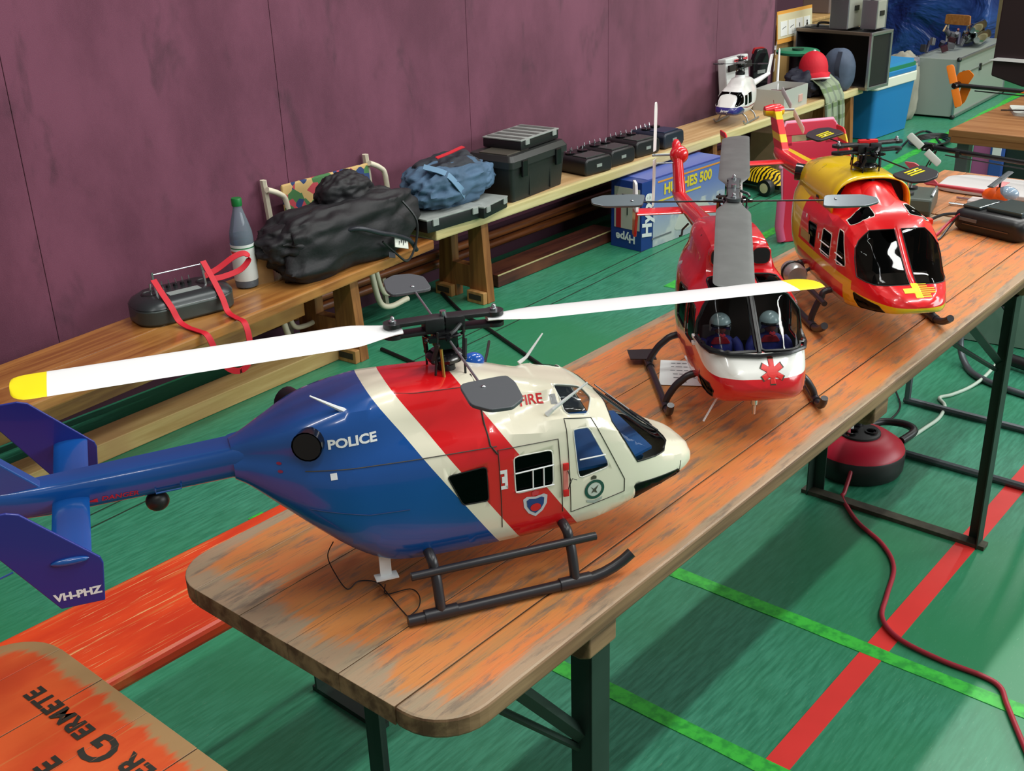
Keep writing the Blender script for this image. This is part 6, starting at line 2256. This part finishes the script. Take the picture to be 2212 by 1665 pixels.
# black case with blue and pink end on the far table
t = thing('battery_case', 'black case with blue and pink end panel on the floor beyond the tables', 'case', (6.25, .95, 0))
t.scale = (2.3, 2.3, 2.3)
MB().box((0, -.02, .058), (.36, .38, .112), bev=.006).build('case_body', M('case_greenblack', (30, 40, 38), .4), t)
MB().box((-.182, .175, .065), (.012, .07, .125), bev=.004).build('end_panel', M('panel_pink', (170, 90, 140), .5), t)
MB().box((-.188, .150, .065), (.012, .034, .120), bev=.004).build('end_panel_blue', M('panel_blue', (50, 84, 160), .5), t)
MB().box((-.195, .150, .085), (.004, .02, .02)).build('end_badge', white_decal, t)
for zz, yy in ((.130, -.05), (.118, -.05)):
    MB().tube([(-.17, .24, zz), (-.17, -.25, zz)], .0042, 8).build('chrome_rod', chrome, t, smooth=50)

# open-frame helicopter lying in front of that case
h6 = thing('frame_helicopter', 'open-frame black model helicopter with white tail blades on the far table', 'helicopter', (2.75, .16, ZT + .0165), radians(-93))
MB().tube([(-.40, 0, .068), (.05, 0, .052)], .0075, 10).build('tail_boom', black_gloss, h6, smooth=50)
MB().tube([(-.35, .0, .050), (-.02, 0, .035)], .002, 6).build('control_rod', black_pl, h6)
MB().box((.06, 0, .045), (.16, .04, .05), bev=.004).build('frame', black_pl, h6)
MB().box((-.405, 0, .068), (.035, .024, .024), bev=.003).build('tail_gearbox', black_gloss, h6)
for s in (1, -1):
    bl = MB()
    airfoil_blade(bl, .010 * s, .066 * s, .022, .0035, tip_round=.006 * s)
    bl.xf(Matrix.Translation((-.405, -.03, .066)) @ Matrix.Rotation(radians(36), 4, 'Y') @ Matrix.Rotation(radians(70), 4, 'X'))
    bl.build('tail_rotor_blade', M('blade_pale', (196, 204, 196), .4), h6, smooth=40)
MB().cyl((-.405, 0, .066), (-.405, -.034, .066), .003, 8).build('tail_shaft', chrome, h6)
for s in (-1, 1):
    MB().tube([(-.05, .06 * s, .006), (.18, .06 * s, .006)], .004, 8).build('skid', black_pl, h6)
    MB().tube([(.0, .06 * s, .006), (.02, .02 * s, .03)], .004, 6).build('skid_strut', black_pl, h6)
    MB().tube([(-.38, .006 * s, .06), (-.40, .012 * s, .01)], .002, 6).build('tail_strut', black_pl, h6)
MB().box((-.31, 0, .058), (.012, .02, .02)).build('boom_clamp', black_pl, h6)

# pale foam plate, small orange helicopter, red fin
b = tag(MB().prism(soft([(2.585, .462), (2.73, .478), (2.78, .42), (2.80, .05), (2.60, .05)], .22, 5), ZT + .002, ZT + .016).build('foam_plate', M('foam_grey', (188, 184, 182), .6), None, bevel=.003), 'pale grey plate with rounded end on the far table', 'plate')
MB().box((2.70, .31, ZT + .0166), (.07, .022, .0012)).build('pink_mark', M('mark_pink', (216, 140, 140), .6), b)
h7 = thing('micro_helicopter', 'tiny orange and white indoor helicopter with clear dome on the table', 'helicopter', (2.50, .255, ZT), radians(-86))
MB().sphere((0, 0, .034), .030, 16, 10, (1.5, .8, .8)).build('canopy', M('neon_orange', (240, 96, 24), .35), h7, smooth=60)
MB().sphere((.022, 0, .042), .026, 16, 10, (1.2, .85, .8)).build('dome', M('dome_blue', (140, 160, 180), .1, coat=.6), h7, smooth=60)
MB().box((-.02, 0, .012), (.11, .05, .012), bev=.003).build('floor_pan', M('micro_white', (214, 206, 204), .4), h7)
MB().tube([(-.03, 0, .040), (-.20, .0, .045)], [.007, .004], 8).build('tail_boom', M('micro_red', (196, 60, 74), .4), h7, smooth=50)
MB().prism(soft([(-.20, .04), (-.16, .045), (-.235, .10), (-.27, .10)], .2), -.003, .003, 'y').build('tail_fin', M('fin_pink', (206, 90, 104), .4), h7)
for s in (-1, 1):
    MB().tube([(-.12, .035 * s, .006), (.06, .035 * s, .004)], .0035, 6).build('skid', chrome, h7)
    MB().tube([(-.02, .035 * s, .006), (-.01, .012 * s, .02)], .0025, 6).build('skid_strut', chrome, h7)
MB().tube([(0, -.10, .080), (0, .10, .080)], .004, 6, flat=(2.4, .5)).build('rotor_blade', M('rotor_dark', (70, 76, 80), .4), h7)
MB().cyl((0, 0, .05), (0, 0, .082), .003, 8).build('mast', black_pl, h7)

# grey transmitter, plug with leads
t = thing('transmitter', 'grey-green transmitter on the table behind the rescue helicopter', 'transmitter', (2.355, .44, ZT), radians(14))
MB().prism([(-.07, .002), (.07, .002), (.078, .018), (.072, .05), (-.072, .05), (-.078, .018)], -.06, .06, 'y').build('case', M('tx_green', (62, 74, 66), .4), t, bevel=.006)
for s in (-1, 1):
    go = MB().lathe([(.018, .050), (.018, .057), (.001, .056)], 14, (.034 * s, .01, 0)).build('stick_gimbal', black_pl, t, smooth=40)
    MB().tube([(.034 * s, .01, .055), (.036 * s, .01, .085)], .0025, 6).build('stick', chrome, go)
MB().tube(spline([(-.04, -.055, .052), (.0, -.06, .066), (.05, -.055, .056)], 5), .004, 6).build('chrome_bar', chrome, t)
t = thing('battery_plug', 'bright red-orange plug with black and red leads on the table', 'plug', tuple(at(1998, 486, ZT)), radians(-35))
MB().box((0, 0, .010), (.034, .022, .016), bev=.003).build('plug_body', M('neon_red', (236, 54, 30), .4), t)
MB().tube(spline([(.017, .003, .012), (.06, .01, .02), (.11, .012, .018), (.16, .01, .024)], 5), .004, 6).build('black_lead', black_pl, t)
MB().tube(spline([(-.017, .0, .010), (-.04, .01, .012), (-.07, -.01, .006)], 5), .004, 6).build('red_lead', M('lead_red', (176, 40, 60), .5), t)
R = Matrix.Translation(at(1998, 486, ZT)) @ Matrix.Rotation(radians(-35), 4, 'Z')
R.invert()
MB().tube([R @ v for v in spline([at(2075, 462, ZT + .045), at(2050, 480, ZT + .02), at(2025, 505, ZT + .004), at(2003, 520, ZT + .003)], 6)], .004, 6).build('red_lead', M('lead_red'), t)
MB().tube([R @ v for v in spline([at(2072, 465, ZT + .045), at(2050, 490, ZT + .015), at(2030, 515, ZT + .003), at(2010, 522, ZT + .003)], 6)], .003, 6).build('black_lead', black_pl, t)

# black charger
t = thing('charger', 'bulky black transmitter lying on its back at the table edge', 'transmitter', (2.285, .165, ZT), radians(-14))
MB().loft([[Vector((a * s_, q * s_, z)) for a, q in rrect(.175, .20, .025)] for z, s_ in ((.002, .90), (.012, .98), (.040, 1.0), (.050, .96), (.056, .86))]).build('case', M('charger_black', (18, 17, 19), .4), t, smooth=40)
MB().box((.01, -.02, .062), (.11, .10, .012), bev=.004).build('top_plate', M('charger_plate', (64, 76, 78), .2, .3), t)
MB().box((-.01, .065, .060), (.09, .05, .008), bev=.003).build('top_plate', M('charger_plate'), t)
for k in range(2):
    MB().tube([(-.05, -.088 + .016 * k, .055 - .006 * k), (.07, -.088 + .016 * k, .058 - .006 * k)], .006, 8).build('chrome_rail', chrome, t, smooth=50)
MB().box((-.0885, 0, .024), (.002, .13, .002)).build('seam', M('seam_brown', (90, 60, 40), .5), t)
MB().box((-.0885, .05, .036), (.002, .05, .008)).build('print', M('print_dim', (96, 92, 90), .5), t)

# ================================================================== cable drum and leads on the floor
t = thing('cable_drum', 'red and black cable drum with sockets on the floor under the table', 'cable drum', (2.235, .47, 0), radians(0))
MB().lathe([(.10, .002), (.128, .006), (.134, .02), (.136, .070), (.130, .078)], 32).build('drum', M('drum_black', (22, 20, 22), .45), t, smooth=40)
MB().lathe([(.134, .072), (.130, .082), (.095, .108), (.070, .116), (.060, .116)], 32).build('red_cover', M('drum_red', (186, 20, 50), .4), t, smooth=40)
MB().lathe([(.062, .112), (.060, .122), (.040, .126), (.001, .126)], 24).build('socket_plate', black_pl, t, smooth=40)
for k in range(3):
    a = radians(40 + 120 * k)
    MB().lathe([(.019, .124), (.019, .130), (.014, .130), (.013, .126)], 14, (.033 * cos(a), .033 * sin(a), 0)).build('socket', black_gloss, t, smooth=40)
pg = MB().lathe([(.016, .126), (.016, .150), (.010, .164), (.006, .168)], 12, (.033 * cos(radians(40)), .033 * sin(radians(40)), 0)).build('plug', black_pl, t, smooth=40)
MB().lathe([(.014, .126), (.014, .15), (.008, .16)], 12, (-.01, .03, 0)).build('plug', M('plug_white', (200, 200, 196), .4), t, smooth=40)
MB().tube(spline([(.10, -.09, .075), (.17, -.10, .082), (.20, -.06, .082), (.185, .0, .08), (.13, .03, .08)], 6), .012, 8).build('handle', black_pl, t, smooth=50)
wcab = M('cable_white', (190, 206, 190), .5)
tag(MB().tube(spline([(2.40, .40, .055), (2.46, .419, .008), (2.60, .405, .006), (2.70, .398, .006), (2.80, .418, .006), (2.85, .455, .006), (2.90, .432, .006), (3.0, .405, .006), (3.10, .388, .02), (3.26, .385, .05), (3.35, .40, .09)], 8), .006, 8).build('cable', wcab, None, smooth=50), 'white flex running from the cable drum to the far table', 'cable')
tag(MB().tube(spline([(2.25, .50, .17), (2.20, .49, .13), (2.13, .44, .07), (2.06, .425, .012), (2.028, .416, .007), (1.933, .33, .007), (1.863, .227, .007), (1.777, .159, .007), (1.649, .122, .007), (1.552, .092, .009), (1.499, .03, .008), (1.482, -.074, .007), (1.483, -.167, .007), (1.468, -.211, .007), (1.417, -.243, .007), (1.311, -.312, .007), (1.15, -.42, .007)], 8), .0062, 8).build('cable', M('cable_red', (150, 34, 50), .45), None, smooth=50), 'dark red extension lead snaking over the red floor line', 'cable')
tag(MB().tube(spline([(2.27, .50, .165), (2.31, .50, .19), (2.40, .52, .10), (2.51, .546, .01), (2.59, .52, .005), (2.71, .533, .005), (2.82, .60, .02), (2.9, .66, .10)], 8), .0032, 6).build('cable', black_pl, None, smooth=50), 'thin black lead curving away behind the cable drum', 'cable')
tag(MB().tube(spline([(2.69, 2.64, .006), (2.517, 2.33, .006), (2.452, 2.144, .006), (2.374, 1.955, .006), (2.262, 1.683, .006), (2.15, 1.40, .006), (2.02, 1.15, .006)], 8), .008, 8).build('cable', black_pl, None, smooth=50), 'thick black cable crossing the green floor from the pale bench leg', 'cable')
tag(MB().tube(spline([(2.04, 2.32, .006), (2.011, 2.102, .006), (1.984, 1.956, .006), (1.95, 1.75, .006), (1.86, 1.5, .006)], 8), .008, 8).build('cable', black_pl, None, smooth=50), 'thick black cable crossing the green floor from the brown bench leg', 'cable')
cc_ = thing('cable_coil', 'coil of thin black cable on the green floor by the cool box', 'cable', (6.70, 2.0, 0))
for k in range(4):
    r_ = .11 + .012 * k
    MB().tube([(r_ * cos(a) * 1.5, r_ * .8 * sin(a), .006 + .006 * k) for a in [2 * pi * j / 30 for j in range(30)]], .0055, 6, closed=True).build('winding', black_pl, cc_, smooth=50)
tag(MB().tube(spline([(6.30, 2.06, .006), (6.70, 2.15, .006), (7.0, 2.18, .006), (6.98, 2.10, .006), (6.62, 1.88, .006), (6.60, 1.80, .006), (6.95, 1.84, .006), (7.4, 1.9, .006)], 8), .007, 6).build('cable', black_pl, None, smooth=50), 'thin black cable looping over the floor beside the coil', 'cable')

# stencilled lettering on the orange table
blk_ink = NT('stencil_black')
_n = blk_ink.noise((2, 30, 1), 8, 4)
blk_ink.color(blk_ink.mix(blk_ink.smooth(_n, .62, .7), (34, 32, 22), (150, 84, 40)))
blk_ink.set(Roughness=.6)
si = MATS['stencil_black']
for s_, sz, org in (('G', .056, (-.250, .288)), ('ERMETE', .031, (-.247, .382)), ('ER', .036, (-.242, .232)), ('E', .036, (-.300, .310)), ('E', .036, (-.318, .268))):
    flat_text('stencil_lettering', s_, sz, si, table2, (org[0] + 2.523, org[1] - .026, ZT), (0, 1, 0), (-1, 0, 0), .0006, offset=.0012, sx=1.05, space=1.12)
bpy.context.view_layer.update()
